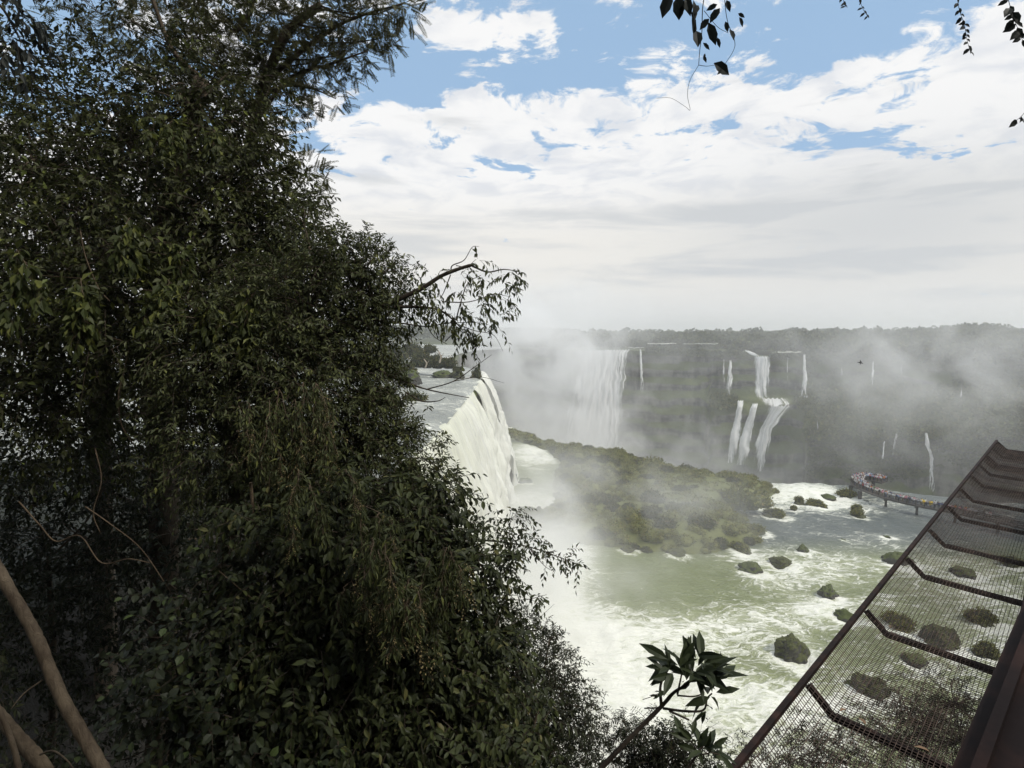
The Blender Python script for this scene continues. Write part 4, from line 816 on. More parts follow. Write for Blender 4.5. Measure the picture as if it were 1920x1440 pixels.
leafy_branch('overhanging_branch', 'thin leafy branch reaching right over the river from the leaning bushy tree', 'branch',
    [([(690, 592, Y), (740, 565, Y), (792, 540, Y), (830, 516, Y), (880, 498, Y), (888, 500, Y)], .034, .014), ([(888, 500, Y), (915, 510, Y), (945, 505, Y), (975, 510, Y)], .012, .003), ([(846, 512, Y), (848, 498, Y), (870, 488, Y), (885, 464, Y), (898, 462, Y)], .009, .002), ([(855, 498, Y), (875, 500, Y), (893, 486, Y)], .006, .002),
     ([(740, 575, Y), (790, 576, Y), (825, 582, Y), (850, 600, Y), (868, 620, Y)], .02, .005), ([(845, 515, Y), (832, 548, Y), (825, 560, Y)], .007, .004), ([(855, 600, Y), (866, 560, Y), (878, 530, Y), (902, 516, Y)], .009, .003), ([(700, 600, Y), (745, 605, Y), (800, 612, Y), (840, 606, Y), (900, 604, Y)], .012, .003), ([(830, 566, Y), (880, 566, Y), (925, 552, Y), (955, 556, Y)], .007, .002), ([(850, 605, Y), (890, 620, Y), (925, 628, Y), (943, 658, Y)], .006, .0015), ([(800, 610, Y), (815, 632, Y), (838, 645, Y)], .006, .003), ([(700, 690, Y), (750, 712, Y), (800, 730, Y), (880, 746, Y)], .02, .004), ([(800, 730, Y), (850, 715, Y), (890, 688, Y), (922, 665, Y)], .008, .002), ([(850, 715, Y), (900, 707, Y), (945, 718, Y)], .005, .0015), ([(760, 735, Y), (790, 752, Y), (820, 752, Y), (835, 745, Y)], .012, .003), ([(835, 640, Y), (860, 615, Y)], .006, .003)],
    [(963, 520, Y, 18, 16, 11), (975, 535, Y, 8, 12, 3), (870, 514, Y, 16, 10, 5), (806, 512, Y, 14, 12, 6), (780, 512, Y, 12, 8, 3), (770, 545, Y, 34, 22, 20), (820, 560, Y, 26, 14, 14), (855, 555, Y, 16, 12, 6), (900, 565, Y, 26, 12, 10), (935, 555, Y, 18, 8, 6), (780, 595, Y, 30, 18, 14), (850, 590, Y, 22, 16, 10), (880, 590, Y, 18, 14, 8), (890, 625, Y, 24, 12, 10), (918, 610, Y, 20, 10, 6), (880, 648, Y, 14, 14, 6), (840, 610, Y, 14, 12, 6), (905, 520, Y, 8, 8, 3), (893, 488, Y, 10, 6, 3), (938, 592, Y, 8, 10, 3), (735, 615, Y, 34, 20, 14), (750, 716, Y, 26, 14, 7), (795, 775, Y, 14, 10, 4), (715, 560, Y, 40, 30, 26), (880, 500, Y, 6, 5, 2)],
    'bush', .082, .38, .17, 7, group=None)
# big leaved shrub below
lobed_tree('big_leaved_shrub', 'dense shrub of drooping oval leaves filling the lower middle', 'shrub', None, [(560, 1700, 5.6), (540, 1400, 5.4), (580, 1150, 5.3), (680, 1010, 5.2)], .07,
    [(690, 1000, 5.1, 150, 110), (800, 1000, 5.3, 75, 70), (560, 1040, 5, 140, 110), (640, 1200, 4.8, 170, 120), (800, 1130, 5, 115, 110), (480, 1260, 4.7, 140, 110, .9), (760, 1320, 4.7, 150, 110), (600, 1400, 4.5, 160, 110), (880, 1240, 4.9, 90, 90), (850, 1400, 4.8, 120, 90), (840, 940, 5.5, 40, 40, .7), (900, 1090, 5.1, 50, 60, .8), (940, 1330, 5, 70, 80)],
    'shrub', 'spray', .085, .46, .30, 9, .0095, mode='pair', ldroop=.5, limb_r=.018, frac=.03, big=True, flecks=[(690, 1080, 4.1, 30, 60, 16), (745, 1140, 4.15, 44, 44, 46), (795, 1210, 4.2, 30, 30, 12), (870, 1090, 4.5, 20, 60, 12)])
lobed_tree('fine_leaved_shrub', 'dark finely leaved shrub on the slope edge below the falls spray', 'shrub', None, [(960, 1700, 7.5), (980, 1450, 7.2), (1000, 1330, 7)], .06,
    [(1000, 1250, 7, 80, 62), (1060, 1320, 7, 52, 52), (980, 1350, 6.8, 90, 80), (960, 1185, 7.1, 42, 44, .8), (1070, 1380, 6.8, 46, 50), (1000, 1420, 6.6, 100, 50), (920, 1180, 7, 50, 50, .7), (1030, 1200, 7, 26, 24, .5)],
    'dark', 'spray', .055, .36, .2, 9, .028, mode='spiral', limb_r=.02, frac=.06)
Y = 5.6
leafy_branch('outreaching_sprig', 'slender leafy sprig pointing right above the white water, with rounded leaves', 'branch',
    [([(860, 1010, Y), (930, 1015, Y), (990, 1025, Y), (1050, 1045, Y), (1108, 1068, Y)], .012, .002), ([(940, 1015, Y), (955, 985, Y), (962, 960, Y)], .007, .002), ([(990, 1025, Y), (1020, 1060, Y), (1035, 1070, Y)], .005, .002), ([(930, 1120, Y), (980, 1125, Y), (1025, 1115, Y)], .006, .002), ([(985, 1185, Y), (1010, 1160, Y), (1040, 1132, Y)], .004, .001), ([(880, 1050, Y), (930, 1070, Y), (960, 1090, Y)], .009, .003)],
    [(920, 1000, Y, 50, 40, 46), (960, 975, Y, 30, 22, 22), (975, 1010, Y, 30, 26, 24), (1010, 1030, Y, 26, 16, 14), (1050, 1040, Y, 24, 12, 9), (1085, 1062, Y, 18, 9, 6), (1030, 1055, Y, 14, 12, 6), (940, 1060, Y, 46, 36, 36), (1000, 1118, Y, 22, 10, 6), (950, 1100, Y, 24, 22, 12)],
    'shrub', .062, .46, .14, 6, ldroop=.6)
# undergrowth at the left
lobed_tree('round_leaved_bush', 'dim bush of round leaves low in the shade at the lower left', 'bush', None, [(300, 1800, 4.6), (330, 1500, 4.5), (340, 1300, 4.4)], .05,
    [(390, 1180, 4.6, 110, 70, .8), (330, 1280, 4.5, 100, 80, .6), (420, 1350, 4.2, 110, 80, .8), (290, 1410, 4.3, 80, 50, .35), (480, 1430, 4, 110, 60, .8), (380, 1100, 5, 80, 60, .5)],
    'round', 'spray', .075, .78, .22, 6, .005, mode='spiral', limb_r=.012, big=True, frac=.04)
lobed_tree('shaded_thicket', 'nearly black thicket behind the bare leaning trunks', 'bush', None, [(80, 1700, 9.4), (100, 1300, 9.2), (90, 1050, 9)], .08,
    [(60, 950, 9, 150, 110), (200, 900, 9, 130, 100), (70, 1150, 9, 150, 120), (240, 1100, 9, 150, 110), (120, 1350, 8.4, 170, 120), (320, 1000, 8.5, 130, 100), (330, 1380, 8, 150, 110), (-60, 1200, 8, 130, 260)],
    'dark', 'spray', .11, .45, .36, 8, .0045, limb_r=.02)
def vine(name, label, pts, r0, r1, matk='liana', sprig=None):
    p0 = at(*pts[0]); mb = MB(); mb.tube([at(*a) for a in pts], r0, r1, 7, 0, 7, .2); o = mb.obj(name, MAT[matk], None, True)
    o.data.transform(__import__('mathutils').Matrix.Translation(-Vector(p0))); o.location = p0; tag(o, label, 'vine' if 'vine' in name else 'trunk'); return o
def bare_trunk(name, label, pts, radii, forks=()):
    p0 = at(*pts[0]); mb = MB(); mb.tube([at(*a) for a in pts], radii, None, 14, 0, 14, .16)
    for f, r0, r1 in forks: mb.tube([at(*a) for a in f], r0, r1, 5, 0, 5)
    o = mb.obj(name, MAT['palebark'], None, True); o.data.transform(__import__('mathutils').Matrix.Translation(-Vector(p0))); o.location = p0; tag(o, label, 'tree trunk', 'bare trunks at the lower left')
bare_trunk('bare_trunk', 'thicker bare trunk slanting from the left edge down to the bottom', [(245, 1540, 3.5), (190, 1440, 3.5), (112, 1300, 3.55), (66, 1190, 3.6), (20, 1110, 3.65), (-30, 1020, 3.7)], [.044, .041, .039, .037, .035, .034], [([(80, 1275, 3.55), (45, 1300, 3.5), (20, 1330, 3.4)], .006, .002)])
bare_trunk('bare_trunk', 'thin pale stem leaning at the bottom left corner', [(45, 1540, 3.2), (34, 1440, 3.2), (20, 1385, 3.2), (-10, 1310, 3.2)], [.018, .017, .015, .013])
bare_trunk('bare_trunk', 'thick shadowed trunk base in the bottom left corner', [(130, 1540, 3.9), (80, 1440, 3.9), (37, 1387, 3.9), (-20, 1322, 3.9)], [.054, .05, .046, .042], [([(75, 1415, 3.8), (100, 1408, 3.75), (125, 1425, 3.7), (140, 1445, 3.7)], .008, .004)])
for lab, pts, r in [('pale straight vine hanging in the upper left foliage', [(150, 430, 6.2), (160, 480, 6.2), (185, 540, 6.2), (206, 565, 6.2)], .007), ('wavy brown vine hanging down in the dark hollow', [(232, 700, 6.1), (222, 740, 6.1), (226, 790, 6.1), (238, 815, 6.1), (252, 835, 6.1)], .008),
                    ('long thin vine curving below the wavy one', [(178, 840, 5.6), (190, 900, 5.6), (175, 960, 5.6), (188, 1000, 5.6)], .006), ('tangled vine looping across the dark lower left', [(35, 940, 5), (75, 985, 5), (105, 1015, 5), (150, 1005, 5), (190, 1055, 5), (240, 1048, 5), (280, 1055, 5)], .007), ('crossing vine over the tangled loop', [(160, 950, 4.9), (210, 985, 4.9), (265, 1030, 4.9), (320, 1110, 4.9)], .006),
                    ('slim brown stem rising in the shrub middle', [(470, 905, 4.9), (480, 1010, 4.9), (505, 1080, 4.9), (512, 1170, 4.9)], .016), ('slanting stem in front of the big leaved shrub', [(1015, 1310, 5.6), (1000, 1370, 5.6), (994, 1450, 5.6)], .014), ('curved twig crossing the lower shrub', [(410, 1070, 4.4), (470, 1120, 4.4), (520, 1150, 4.4)], .004), ('pale bent branch across the left dark gap', [(150, 590, 6.4), (175, 615, 6.4), (200, 630, 6.4), (230, 640, 6.4)], .012)]:
    vine('hanging_vine', lab, pts, r, r * .6)
# big leaf sapling in front of the foam
def sapling(name, label, Yd, stems, heads, L, leafmat='big', nl=11):
    p0 = at(*stems[0][0][0], Yd); root = empty(name, p0, label, 'plant'); O = -Vector(p0); m = MB()
    for pts, r0, r1 in stems: m.tube([at(a, b, Yd) for a, b in pts], r0, r1, 7, 0, 5, .15)
    m.obj('stem', MAT['twig'], root, True).location = O; mc = MB()
    for (px, py, ux, uy, n, sc) in heads:
        n = int(n * .75) + 1
        B = np.repeat(at(px, py, Yd)[None], n, 0) + RNG.normal(size=(n, 3)) * .02; ax = nrm(RT * ux - UP * uy + np.array((0, R.uniform(-.3, .3), 0)))
        d = nrm(ax * .55 + rdir(n) * np.array((1, 1, .8))); l = L * sc * (.65 + .6 * RNG.random(n)); leaves(mc, B + d * .02, d, nrm(np.array((0, -.5, .8)) + rdir(n) * .5), l, l * .31, 0, True, .35, .18)
    mc.obj('foliage', [MAT[leafmat]], root).location = O
    return root
sapling('sapling', 'dark sapling with a crown of long pointed leaves standing out against the foam', 3.6,
    [([(1100, 1470), (1180, 1385), (1240, 1325), (1262, 1300), (1285, 1285)], .019, .008), ([(1240, 1325), (1238, 1290), (1246, 1262)], .012, .006), ([(1243, 1328), (1280, 1333), (1318, 1332), (1326, 1310), (1335, 1300)], .009, .005), ([(1255, 1333), (1292, 1350)], .008, .006), ([(1238, 1327), (1208, 1328)], .006, .004), ([(1270, 1304), (1300, 1306), (1320, 1300)], .006, .004), ([(1270, 1302), (1278, 1265)], .007, .005), ([(1285, 1287), (1305, 1265)], .009, .006), ([(1236, 1300), (1222, 1306), (1205, 1312)], .003, .002)],
    [(1300, 1262, .1, -1, 16, 1.0), (1318, 1258, .5, -.8, 14, 1.0), (1272, 1252, -.5, -.7, 12, 1.0), (1250, 1262, -.8, -.4, 9, .8), (1335, 1275, 1, 0, 13, .95), (1330, 1302, .8, .5, 11, .85), (1290, 1280, 0, -.4, 10, .8), (1244, 1300, -.3, .3, 5, .45), (1320, 1328, .2, .6, 3, .6), (1310, 1240, .2, -1, 9, 1.0), (1265, 1240, -.6, -.7, 6, .9)], .185)
sapling('sapling', 'smaller dark sapling with fanned leaves beside the net rim at the bottom', 3.9,
    [([(1262, 1470), (1290, 1440), (1310, 1408), (1322, 1395)], .012, .006), ([(1300, 1420), (1330, 1412), (1350, 1415)], .006, .003)],
    [(1312, 1402, .2, -.6, 13, .8), (1330, 1405, .9, -.1, 11, .8), (1296, 1392, -.4, -.8, 8, .7), (1340, 1420, .8, .6, 7, .7)], .20)
lobed_tree('slope_bush', 'small feathery bush at the bottom edge left of the sapling stem', 'bush', 'bushes along the bottom edge', [(1180, 1650, 7), (1180, 1480, 7), (1185, 1420, 7)], .03,
    [(1160, 1390, 7, 36, 34, .8), (1200, 1400, 7, 44, 36), (1150, 1430, 7, 50, 30), (1210, 1360, 7, 20, 18, .4), (1170, 1352, 7, 12, 16, .5)], 'dark', 'spray', .06, .25, .2, 10, .03, mode='pair', limb_r=.01, frac=.1)
lobed_tree('slope_bush', 'dark rounded bush at the bottom edge behind the smaller sapling', 'bush', 'bushes along the bottom edge', [(1265, 1650, 6.6), (1265, 1480, 6.6), (1262, 1430, 6.6)], .03,
    [(1262, 1405, 6.6, 30, 34), (1285, 1430, 6.6, 50, 30), (1240, 1430, 6.6, 40, 26), (1262, 1372, 6.6, 10, 14, .5)], 'dark', 'spray', .06, .35, .17, 9, .035, mode='spiral', limb_r=.01, frac=.1)
Y = 6.2
leafy_branch('wispy_weed', 'wispy seeded weed stalks rising between the two saplings', 'plant', [([(1290, 1400, Y), (1280, 1360, Y), (1286, 1325, Y)], .004, .001), ([(1285, 1380, Y), (1320, 1370, Y), (1352, 1352, Y)], .004, .001), ([(1300, 1372, Y), (1310, 1385, Y), (1317, 1350, Y)], .003, .001)],
    [(1284, 1350, Y, 8, 26, 12), (1325, 1366, Y, 24, 9, 9), (1276, 1372, Y, 10, 12, 10)], 'brush', .022, .45, .09, 6)
# shrub growing beneath the net
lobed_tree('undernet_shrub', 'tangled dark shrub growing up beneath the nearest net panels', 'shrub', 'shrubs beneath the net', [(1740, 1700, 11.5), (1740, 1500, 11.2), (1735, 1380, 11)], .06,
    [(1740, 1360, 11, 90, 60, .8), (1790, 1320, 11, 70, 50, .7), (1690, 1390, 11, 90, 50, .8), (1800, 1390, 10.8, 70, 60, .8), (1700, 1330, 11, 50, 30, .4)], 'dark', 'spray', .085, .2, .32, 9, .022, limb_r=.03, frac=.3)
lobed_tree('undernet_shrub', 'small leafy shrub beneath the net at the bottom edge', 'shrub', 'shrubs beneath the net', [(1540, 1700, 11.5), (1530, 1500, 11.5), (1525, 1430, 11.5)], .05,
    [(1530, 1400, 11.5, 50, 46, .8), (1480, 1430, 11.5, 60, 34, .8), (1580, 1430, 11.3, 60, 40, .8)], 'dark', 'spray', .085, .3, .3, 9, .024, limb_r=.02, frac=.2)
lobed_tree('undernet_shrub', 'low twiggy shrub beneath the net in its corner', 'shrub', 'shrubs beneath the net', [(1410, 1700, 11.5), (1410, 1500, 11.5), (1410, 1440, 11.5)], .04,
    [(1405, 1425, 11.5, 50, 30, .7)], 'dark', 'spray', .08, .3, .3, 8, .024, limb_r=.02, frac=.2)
# ---- sprays hanging in from above
def hanging(name, label, Yd, lines, lvs, big=True):
    p0 = at(*lines[0][0][0], Yd); root = empty(name, p0, label, 'hanging vine', 'leafy vines hanging from above'); O = -Vector(p0); m = MB()
    for pts, r in lines: m.tube([at(a, b, Yd) for a, b in pts], r, r * .6, 5, 0, 6)
    m.obj('stem', MAT['twig'], root, True).location = O; mc = MB()
    for (px, py, ux, uy, Lpx, wr) in lvs:
        l = np.array([Lpx * Yd / F]); d = nrm(RT * ux - UP * uy + np.array((0, R.uniform(-.35, .35), 0)))[None]; leaves(mc, at(px, py, Yd)[None], d, nrm(np.array([[R.uniform(-.5, .5), -1, R.uniform(-.1, .5)]])), l, l * wr, 0, big, .3, .12)
    mc.obj('foliage', [MAT['hang']], root).location = O
hanging('hanging_leafy_vine', 'cluster of large dark leaves hanging from above against the clouds, with a curling tendril', 2.4,
    [([(1330, -60), (1318, 10), (1316, 60), (1312, 95), (1310, 122)], .0022), ([(1310, 122), (1294, 150), (1289, 178), (1294, 206), (1285, 200), (1258, 184), (1231, 184)], .0010), ([(1310, 122), (1325, 124), (1340, 122)], .0013), ([(1355, -60), (1362, 30), (1377, 75), (1375, 95), (1358, 122)], .0015), ([(1290, -50), (1296, 20), (1305, 60)], .003), ([(1320, 20), (1345, 50), (1366, 62)], .0013), ([(1265, -40), (1270, 0)], .002), ([(1265, -40), (1290, -50), (1330, -60), (1355, -60)], .002), ([(1330, -60), (1320, -500), (1290, -1150)], .004)],
    [(1258, -10, -.4, 1, 38, .62), (1272, -8, .1, 1, 38, .6), (1285, -6, .3, 1, 34, .5), (1300, 0, .1, 1, 40, .3), (1298, 25, .25, 1, 42, .25), (1306, 58, 0, 1, 34, .55), (1330, 35, -.5, .5, 22, .6), (1345, 8, -.9, .4, 20, .5), (1350, 15, -.6, .8, 28, .55), (1328, 42, .5, 1, 40, .45), (1338, 118, 1, .5, 38, .55), (1355, 130, -.7, .7, 16, .4), (1360, 40, .4, 1, 18, .5), (1368, 55, .3, 1, 24, .5), (1384, 25, .7, .5, 14, .5), (1386, 32, .6, .9, 18, .45), (1318, 80, .8, .6, 18, .4), (1320, 105, .2, .9, 14, .4), (1362, 0, .3, 1, 22, .45), (1335, -12, .6, .3, 26, .45), (1345, 70, .4, .9, 18, .4), (1310, 10, -.6, .9, 24, .5), (1280, 10, -.2, 1, 22, .45), (1322, 100, -.2, .8, 12, .4)])
def string(name, label, Yd, path, n, Lpx, wr=.55):
    pts = catmull(np.array([(a, b, 0) for a, b in path], float), 10); lv = []
    for i in range(n):
        q = pts[int((i + .5) / n * (len(pts) - 1))]; s = 1 if i % 2 else -1; lv.append((q[0], q[1], s * R.uniform(.3, 1), R.uniform(.2, 1), Lpx * R.uniform(.6, 1.25), wr))
    hanging(name, label, Yd, [(path, .0012)], lv)
string('hanging_leafy_vine', 'thin vine string of small leaves hanging below the top edge on the right', 2.6, [(1790, -40), (1798, 15), (1808, 45), (1812, 70), (1820, 100)], 22, 13)
string('hanging_leafy_vine', 'purplish leafy vine hanging in the top right corner', 2.3, [(1880, -40), (1895, 15), (1905, 45), (1918, 78)], 18, 20, .6)
string('hanging_leafy_vine', 'small leafy tendril sticking in from the right edge under the corner vine', 2.3, [(1935, 195), (1915, 218), (1905, 226)], 5, 22, .5)
string('hanging_leafy_vine', 'tiny wisp of leaves at the top edge, left of the thin vine string', 3, [(1605, -30), (1616, 12), (1628, 32)], 11, 8, .45)
string('hanging_leafy_vine', 'shortest wisp of leaves at the top edge beside the tiny one', 3, [(1575, -30), (1582, 2), (1586, 14)], 7, 8, .45)
leafy_branch('overhanging_branch', 'dark drooping leaves at the top left corner against the blue sky', 'branch', [([(-60, -40, 4), (0, 10, 4), (30, 60, 4), (40, 80, 4)], .012, .003), ([(-60, -40, 4), (-40, 60, 4), (10, 80, 4), (0, 100, 4)], .006, .003)], [(5, 10, 4, 30, 26, 14), (10, 70, 4, 36, 28, 16), (35, 60, 4, 16, 20, 8)], 'hang', .085, .42, .16, 6, ldroop=1.0)
def overhead():
    base = np.array((-7.5, -5.0, 36.0)); root = empty('overhead_tree', base, 'leafy tree spreading overhead above the frame, its leaves hanging into the top', 'tree'); O = -Vector(base); m = MB()
    top = np.array((-6.0, -3.5, 50)); m.tube([base, (-7.4, -4.6, 42), (-6.6, -4, 47), top], .35, .16, 10, 0, 6, .2); m.obj('trunk', MAT['bark'], root, True).location = O
    mc = MB(); ml = MB()
    for (x, y, z, r, n) in [(-6, -3, 52.5, 3.2, 300), (-2, -2.5, 53, 3.0, 280), (2.2, -2.2, 52.5, 2.8, 240), (-9.5, -.5, 52.5, 3.0, 260), (-4, 1.0, 53.8, 2.5, 220), (-1, 1.2, 53, 1.9, 130), (5.5, -1.5, 52, 2.6, 180), (-12, 2.5, 53.5, 2.6, 200), (0, -6, 51, 3.4, 280), (5, -5.5, 50.5, 3.2, 240), (-6, -8, 50.5, 3.2, 220)]:
        c = np.array((x, y, z)); q = rdir(n) * (RNG.random((n, 1)) ** .5); B = c + q * r * np.array((1, 1, .55)); sprays(mc, B, nrm(q + rdir(n)), .8 * (.6 + .8 * RNG.random(n)), 10, .24, .5, .3, False, 'alt', .008)
        ml.tube([top - np.array((0, 0, 2.5)), (top + c) / 2 + np.array((0, 0, .4)), c], [.12, .08, .04], None, 6); twigs_from(ml, c, B, .03, 0, .08)
    mc.obj('crown', [MAT['dark'], MAT['twig']], root).location = O; ml.obj('limb', MAT['bark'], root, True).location = O
overhead()

def creeper(name, label, regions, leafmat, L, wr, nl):
    p0 = at(*regions[0][:3]); root = empty(name, p0, label, 'climber'); O = -Vector(p0); m = MB(); mc = MB(); ms = MB()
    for (px, py, Yd, w, h, n, seeds) in regions:
        tops = []
        for _ in range(n):
            x = px + R.uniform(-w, w); y = py + R.uniform(-h, h) * .6; ln = R.uniform(.5, 1.2) * h; yy = Yd + R.uniform(-.25, .15); a = at(x, y, yy); pts = [a]; tops.append((x, a)); dx = R.uniform(-.3, .5)
            for k in range(1, 6): pts.append(at(x + dx * ln * k / 5 + R.uniform(-6, 6), y + ln * k / 5 - 8 * math.sin(k * .8), yy - .05 * k))
            c = catmull(np.array(pts), 5); m.tube(c, .004, .0015, 4, 0, 0); q = len(c); idx = np.arange(2, q, 1); B = c[idx]; d = nrm(np.gradient(c, axis=0)[idx] + rdir(len(idx)) * .02)
            sprays(mc, np.repeat(B, 2, 0), nrm(np.repeat(d, 2, 0) * .5 + rdir(2 * len(idx))), np.full(2 * len(idx), L * .9), 2, L, wr, .5, False, 'alt', .0012, 0, 1, 1.0)
            if R.random() < seeds: sprays(ms, c[q // 2:], nrm(rdir(q - q // 2) + np.array((0, 0, -.6))), np.full(q - q // 2, .09), 8, .012, .7, .4, False, 'spiral', .0008)
        m.tube([a for _, a in sorted(tops, key=lambda q: q[0])], .004, .003, 4, 0, 3)
    m.obj('stem', MAT['liana'], root).location = O; mc.obj('foliage', [MAT[leafmat], MAT['liana']], root).location = O
    if ms.n: o = ms.obj('seed_heads', [MAT['seed'], MAT['liana']], root); o.location = O; o['kind'] = 'stuff'
for reg, lab in [((560, 780, 5.4, 70, 110, 14, .7), 'narrow leaved creeper with tan seed heads hanging in the middle of the leaning bushy tree'), ((480, 820, 5.4, 50, 110, 8, .5), 'narrow leaved creeper hanging beside the dark hollow, left of the seed heads'), ((690, 1050, 4.15, 60, 90, 9, .6), 'seeded creeper trailing over the top of the big leaved shrub'), ((745, 1120, 4.2, 50, 70, 8, .8), 'creeper with the thickest tan seed spray on the big leaved shrub'), ((820, 1060, 4.4, 70, 90, 8, .3), 'leafy creeper on the right shoulder of the big leaved shrub'), ((640, 920, 4.5, 90, 90, 10, .3), 'drooping creeper where the bushy tree meets the big leaved shrub')]:
    creeper('trailing_creeper', lab, [reg], 'bush', .07, .3, 2)
for reg, lab in [((240, 430, 6.6, 110, 60, 4, 0), 'yellowish broad leaved creeper across the middle of the tall dark tree'), ((400, 540, 6.2, 100, 70, 5, 0), 'yellowish creeper low on the right side of the tall dark tree'), ((340, 230, 7.4, 90, 40, 4, 0), 'yellowish creeper high up under the feathery fronds'), ((230, 560, 6.2, 90, 80, 4, 0), 'yellowish creeper beside the pale straight hanging vine'), ((100, 480, 6.2, 80, 80, 3, 0), 'yellowish creeper sprig near the left edge of the tall dark tree')]:
    creeper('trailing_creeper', lab, [reg], 'vinelight', .125, .52, 2)
# ================================================================ CAMERA, SKY, SUN, AIR
cam = bpy.data.cameras.new('camera'); cam.sensor_width = 36; cam.lens = 36 * F / W; cam.clip_start = .05; cam.clip_end = 20000
co = bpy.data.objects.new('camera', cam); col.objects.link(co); co.location = EYE; co.rotation_euler = (math.pi / 2 - PITCH, 0, 0); scene.camera = co
SUN_EL, SUN_AZ = rad(46), rad(118)       # azimuth from +Y towards +X
sun = bpy.data.lights.new('sun', 'SUN'); sun.energy = 3.0; sun.angle = rad(10); sun.color = (1, .96, .88)
so = bpy.data.objects.new('sun', sun); col.objects.link(so)
sd = Vector((math.sin(SUN_AZ) * math.cos(SUN_EL), math.cos(SUN_AZ) * math.cos(SUN_EL), math.sin(SUN_EL))); so.rotation_euler = (-sd).to_track_quat('-Z', 'Y').to_euler(); so.location = (0, 0, 90)
def azel(px, py):
    d = nrm(ray(px, py)); return math.atan2(d[0], d[1]), math.asin(d[2])
def sky():
    w = bpy.data.worlds.new('World'); scene.world = w; w.use_nodes = True; t = w.node_tree; t.nodes.clear(); g = G(t)
    st = g.n('TexSky', sky_type='NISHITA'); st.sun_disc = False; st.sun_elevation = SUN_EL; st.sun_rotation = SUN_AZ; st.air_density = 1.0; st.dust_density = .6; st.ozone_density = 1.4
    d = g.n('TexCoord').outputs['Generated']; s = g.n('SeparateXYZ', {0: d}); x, y, z = s.outputs
    el = g.m('ARCSINE', z); az = g.m('ARCTAN2', x, y)
    zz = g.m('MAXIMUM', g.m('ADD', z, .12), .05)
    pl = g.n('CombineXYZ', {0: g.m('DIVIDE', x, zz), 1: g.m('DIVIDE', y, zz), 2: 0.0}).outputs[0]
    wp = g.vm('SUBTRACT', g.noise(pl, 1.6, 3, .5, 0, 1), (.5, .5, .5)); pw = g.vm('ADD', pl, g.vm('MULTIPLY', wp, (.5, .5, 0)))
    n1 = g.noise(pw, 2.3, 9, .56); n2 = g.noise(g.vm('ADD', pw, (3.1, 7.7, 0)), 5.2, 8, .62)
    cum = g.m('ADD', g.m('MULTIPLY', n1, 1.15), g.m('MULTIPLY', n2, 1.5)); cum = g.m('SUBTRACT', cum, .825)
    ae = g.n('CombineXYZ', {0: az, 1: el, 2: 0.0}).outputs[0]
    bias = None
    # cloud banks (+) and open blue (-): photo position of the centre, half sizes, amount
    for (px, py, w_, h_, a) in [(1000, 250, 420, 95, .22), (1450, 340, 500, 90, .2), (1380, 165, 230, 50, .17), (1680, 150, 200, 55, .2), (1840, 200, 90, 60, .18), (700, 240, 160, 60, .17), (840, 40, 56, 42, .34), (930, 85, 50, 36, .3), (1130, 105, 70, 26, .22), (1890, 50, 120, 70, .5), (1010, 45, 44, 26, .3), (1240, 100, 60, 24, .3), (1740, 30, 60, 26, .34), (1000, 140, 60, 30, .2),
                               (1480, 60, 330, 75, -.28), (1050, 55, 150, 60, -.10), (900, 135, 220, 26, -.13), (1560, 262, 150, 30, -.42), (1790, 285, 110, 26, -.40), (720, 130, 80, 45, -.25), (700, 292, 90, 14, -.22), (1000, 300, 60, 14, -.1), (880, 130, 260, 30, -.2), (1240, 190, 60, 30, -.2), (1130, 150, 50, 26, -.15), (60, 80, 200, 160, -.14), (1330, 240, 50, 16, -.08)]:
        a0, e0 = azel(px, py); a1 = azel(px + w_, py)[0] - a0; e1 = abs(azel(px, py - h_)[1] - e0)
        v = g.vm('MULTIPLY', g.vm('SUBTRACT', ae, (a0, e0, 0)), (1 / a1, 1 / e1, 0)); q = g.vm('DOT_PRODUCT', v, v, 1)
        gz = g.m('MULTIPLY', g.m('EXPONENT', g.m('MULTIPLY', q, -.7)), a * .8); bias = gz if bias is None else g.m('ADD', bias, gz)
    low = g.m('ADD', g.ss(el, rad(18), rad(10), 0, .46), g.ss(el, rad(34), rad(50), 0, .22))           # sky closes up towards the horizon; unseen overhead cloud added to whiten the light
    cov = g.ss(g.m('ADD', cum, g.m('ADD', bias, low)), .49, .63)
    stv = g.n('CombineXYZ', {0: g.m('MULTIPLY', az, 2.2), 1: g.m('MULTIPLY', el, 15), 2: 1.7}).outputs[0]
    strat = g.noise(stv, 1.5, 6, .55, .35); shade = g.noise(g.vm('ADD', pw, (.05, .16, 0)), 1.9, 7, .58)
    gry = g.ss(g.m('ADD', strat, g.ss(el, rad(8), rad(16), .0, -.13)), .44, .66)
    a0, e0 = azel(1650, 420); v = g.vm('MULTIPLY', g.vm('SUBTRACT', ae, (a0, e0, 0)), (3.6, 10, 0)); rt = g.m('EXPONENT', g.m('MULTIPLY', g.vm('DOT_PRODUCT', v, v, 1), -1.0))
    gry = g.m('ADD', g.m('MULTIPLY', gry, .75), g.m('MULTIPLY', rt, .85), clamp=True)
    rel = g.m('SUBTRACT', g.noise(pw, 3.4, 7, .6), g.noise(g.vm('ADD', pw, (.05, -.13, 0)), 3.4, 7, .6))
    hi = g.mix(g.m('MULTIPLY', g.ss(g.m('ADD', g.m('MULTIPLY', rel, 1.3), g.m('MULTIPLY_ADD', shade, .6, -.3)), -.12, .3), 1.0), (8.7, 8.7, 8.7), (6.9, 7.15, 7.6))
    cc = g.mix(gry, g.mix(g.ss(el, rad(15), rad(8)), hi, (8.1, 7.9, 7.5)), (5.7, 5.9, 6.1))
    hz = g.mix(g.ss(el, rad(5), rad(1)), cc, (7.4, 7.45, 7.4))
    blue = g.mix(.8, st.outputs[0], (3.3, 5.1, 7.4))
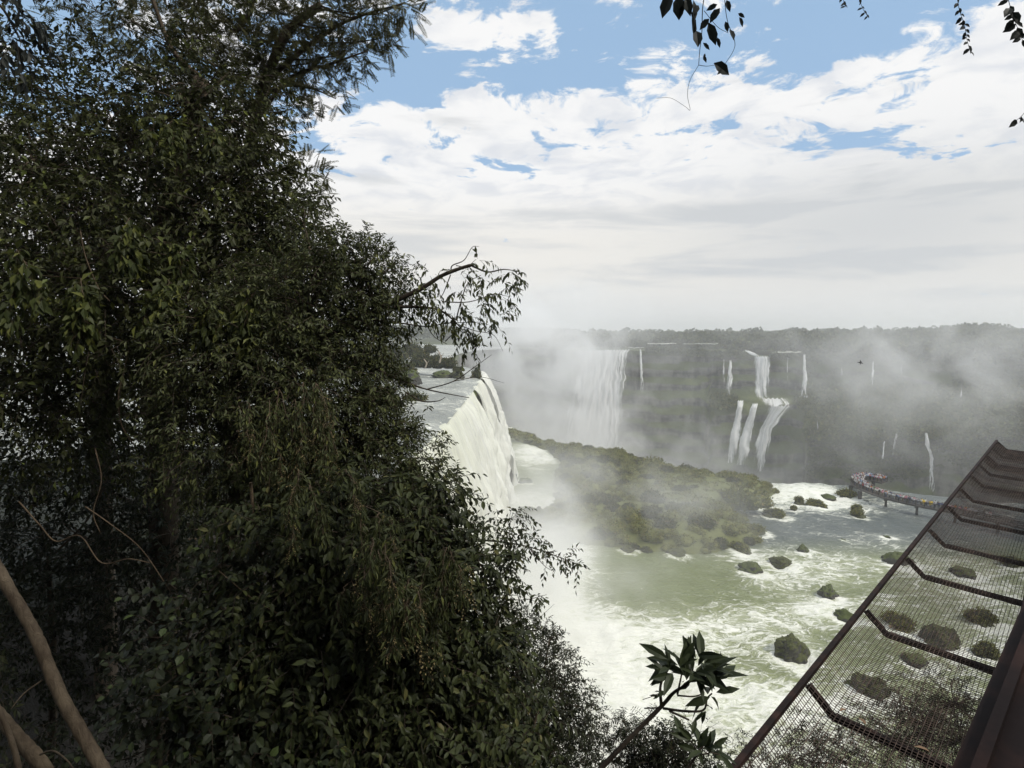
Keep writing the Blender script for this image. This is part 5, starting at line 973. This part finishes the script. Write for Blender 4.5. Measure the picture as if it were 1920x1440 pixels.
    fin = g.mix(cov, blue, hz)
    bg = g.n('Background', {'Color': fin, 'Strength': .1}); o = g.n('OutputWorld'); t.links.new(bg.outputs[0], o.inputs[0])
sky()
def volume_mat(name, build):
    g = mat(name); build(g); return g.mat
def haze():
    g = mat('haze_air'); v = g.n('VolumePrincipled', {'Color': (.97, .975, .98), 'Density': .0004, 'Anisotropy': .2}); g.t.links.new(v.outputs[0], g.out.inputs[1])
    mb = MB(); a, b = (-7000, -700, -72), (7000, 7000, 110); c = [(x, y, z) for z in (a[2], b[2]) for x, y in ((a[0], a[1]), (b[0], a[1]), (b[0], b[1]), (a[0], b[1]))]
    mb.add(c, [(3, 2, 1, 0), (4, 5, 6, 7), (0, 1, 5, 4), (1, 2, 6, 5), (2, 3, 7, 6), (3, 0, 4, 7)]); o = mb.obj('haze', g.mat); o['kind'] = 'stuff'
def mist(label, box, blobs, step, nscale):
    g = mat('spray_mist'); P = g.n('NewGeometry').outputs['Position']
    n = g.ss(g.noise(g.vm('MULTIPLY', P, (1, .8, 1.1)), nscale, 3, .6, .8), .38, .72)
    dens = None
    for (c, s, a) in blobs:
        v = g.vm('MULTIPLY_ADD', P, tuple(1 / x for x in s)); g.set(v.node, 2, tuple(-q / x for q, x in zip(c, s)))
        e = g.m('MULTIPLY', g.m('EXPONENT', g.m('MULTIPLY', g.vm('DOT_PRODUCT', v, v, 1), -1.0)), a); dens = e if dens is None else g.m('ADD', dens, e)
    dens = g.m('MULTIPLY', dens, g.m('MULTIPLY_ADD', n, 2.0, .1)); dens = g.m('MAXIMUM', g.m('SUBTRACT', dens, .0003), 0.0)
    v = g.n('VolumePrincipled', {'Color': (.998, .998, .995), 'Density': dens, 'Anisotropy': .1}); g.t.links.new(v.outputs[0], g.out.inputs[1])
    g.mat.cycles.volume_step_rate = step
    mb = MB(); a, b = box; c = [(x, y, z) for z in (a[2], b[2]) for x, y in ((a[0], a[1]), (b[0], a[1]), (b[0], b[1]), (a[0], b[1]))]
    mb.add(c, [(3, 2, 1, 0), (4, 5, 6, 7), (0, 1, 5, 4), (1, 2, 6, 5), (2, 3, 7, 6), (3, 0, 4, 7)]); o = mb.obj('mist', g.mat); o['kind'] = 'stuff'; o['label'] = label
haze()
mist('white spray mist filling the gorge in front of the far falls', ((-34, 196, -64), (330, 452, 78)), [((58, 412, -48), (62, 60, 50), .018), ((8, 395, 22), (42, 70, 42), .017), ((8, 310, 0), (30, 60, 45), .008), ((150, 330, -45), (130, 70, 40), .0035), ((115, 310, 35), (80, 60, 22), .0025), ((205, 280, 26), (50, 40, 30), .013), ((28, 380, 50), (50, 50, 22), .017)], .3, .035)
mist('low spray mist blowing off the near waterfall over the island', ((-7, 52, -2), (96, 192, 24)), [((7, 98, 2), (9, 40, 11), .07), ((3, 172, 2), (9, 14, 10), .03), ((30, 130, 4), (26, 30, 8), .022)], .5, .07)
vs = scene.view_settings; vs.view_transform = 'Standard'; vs.look = 'None'; vs.exposure = .14; vs.gamma = 1; vs.use_curve_mapping = False
cy = scene.cycles; cy.max_bounces = 5; cy.diffuse_bounces = 2; cy.glossy_bounces = 2; cy.transmission_bounces = 2; cy.volume_bounces = 4; cy.transparent_max_bounces = 16
cy.volume_max_steps = 96; cy.use_denoising = True
try: cy.denoiser = 'OPENIMAGEDENOISE'
except Exception: pass
cy.caustics_reflective = False; cy.caustics_refractive = False
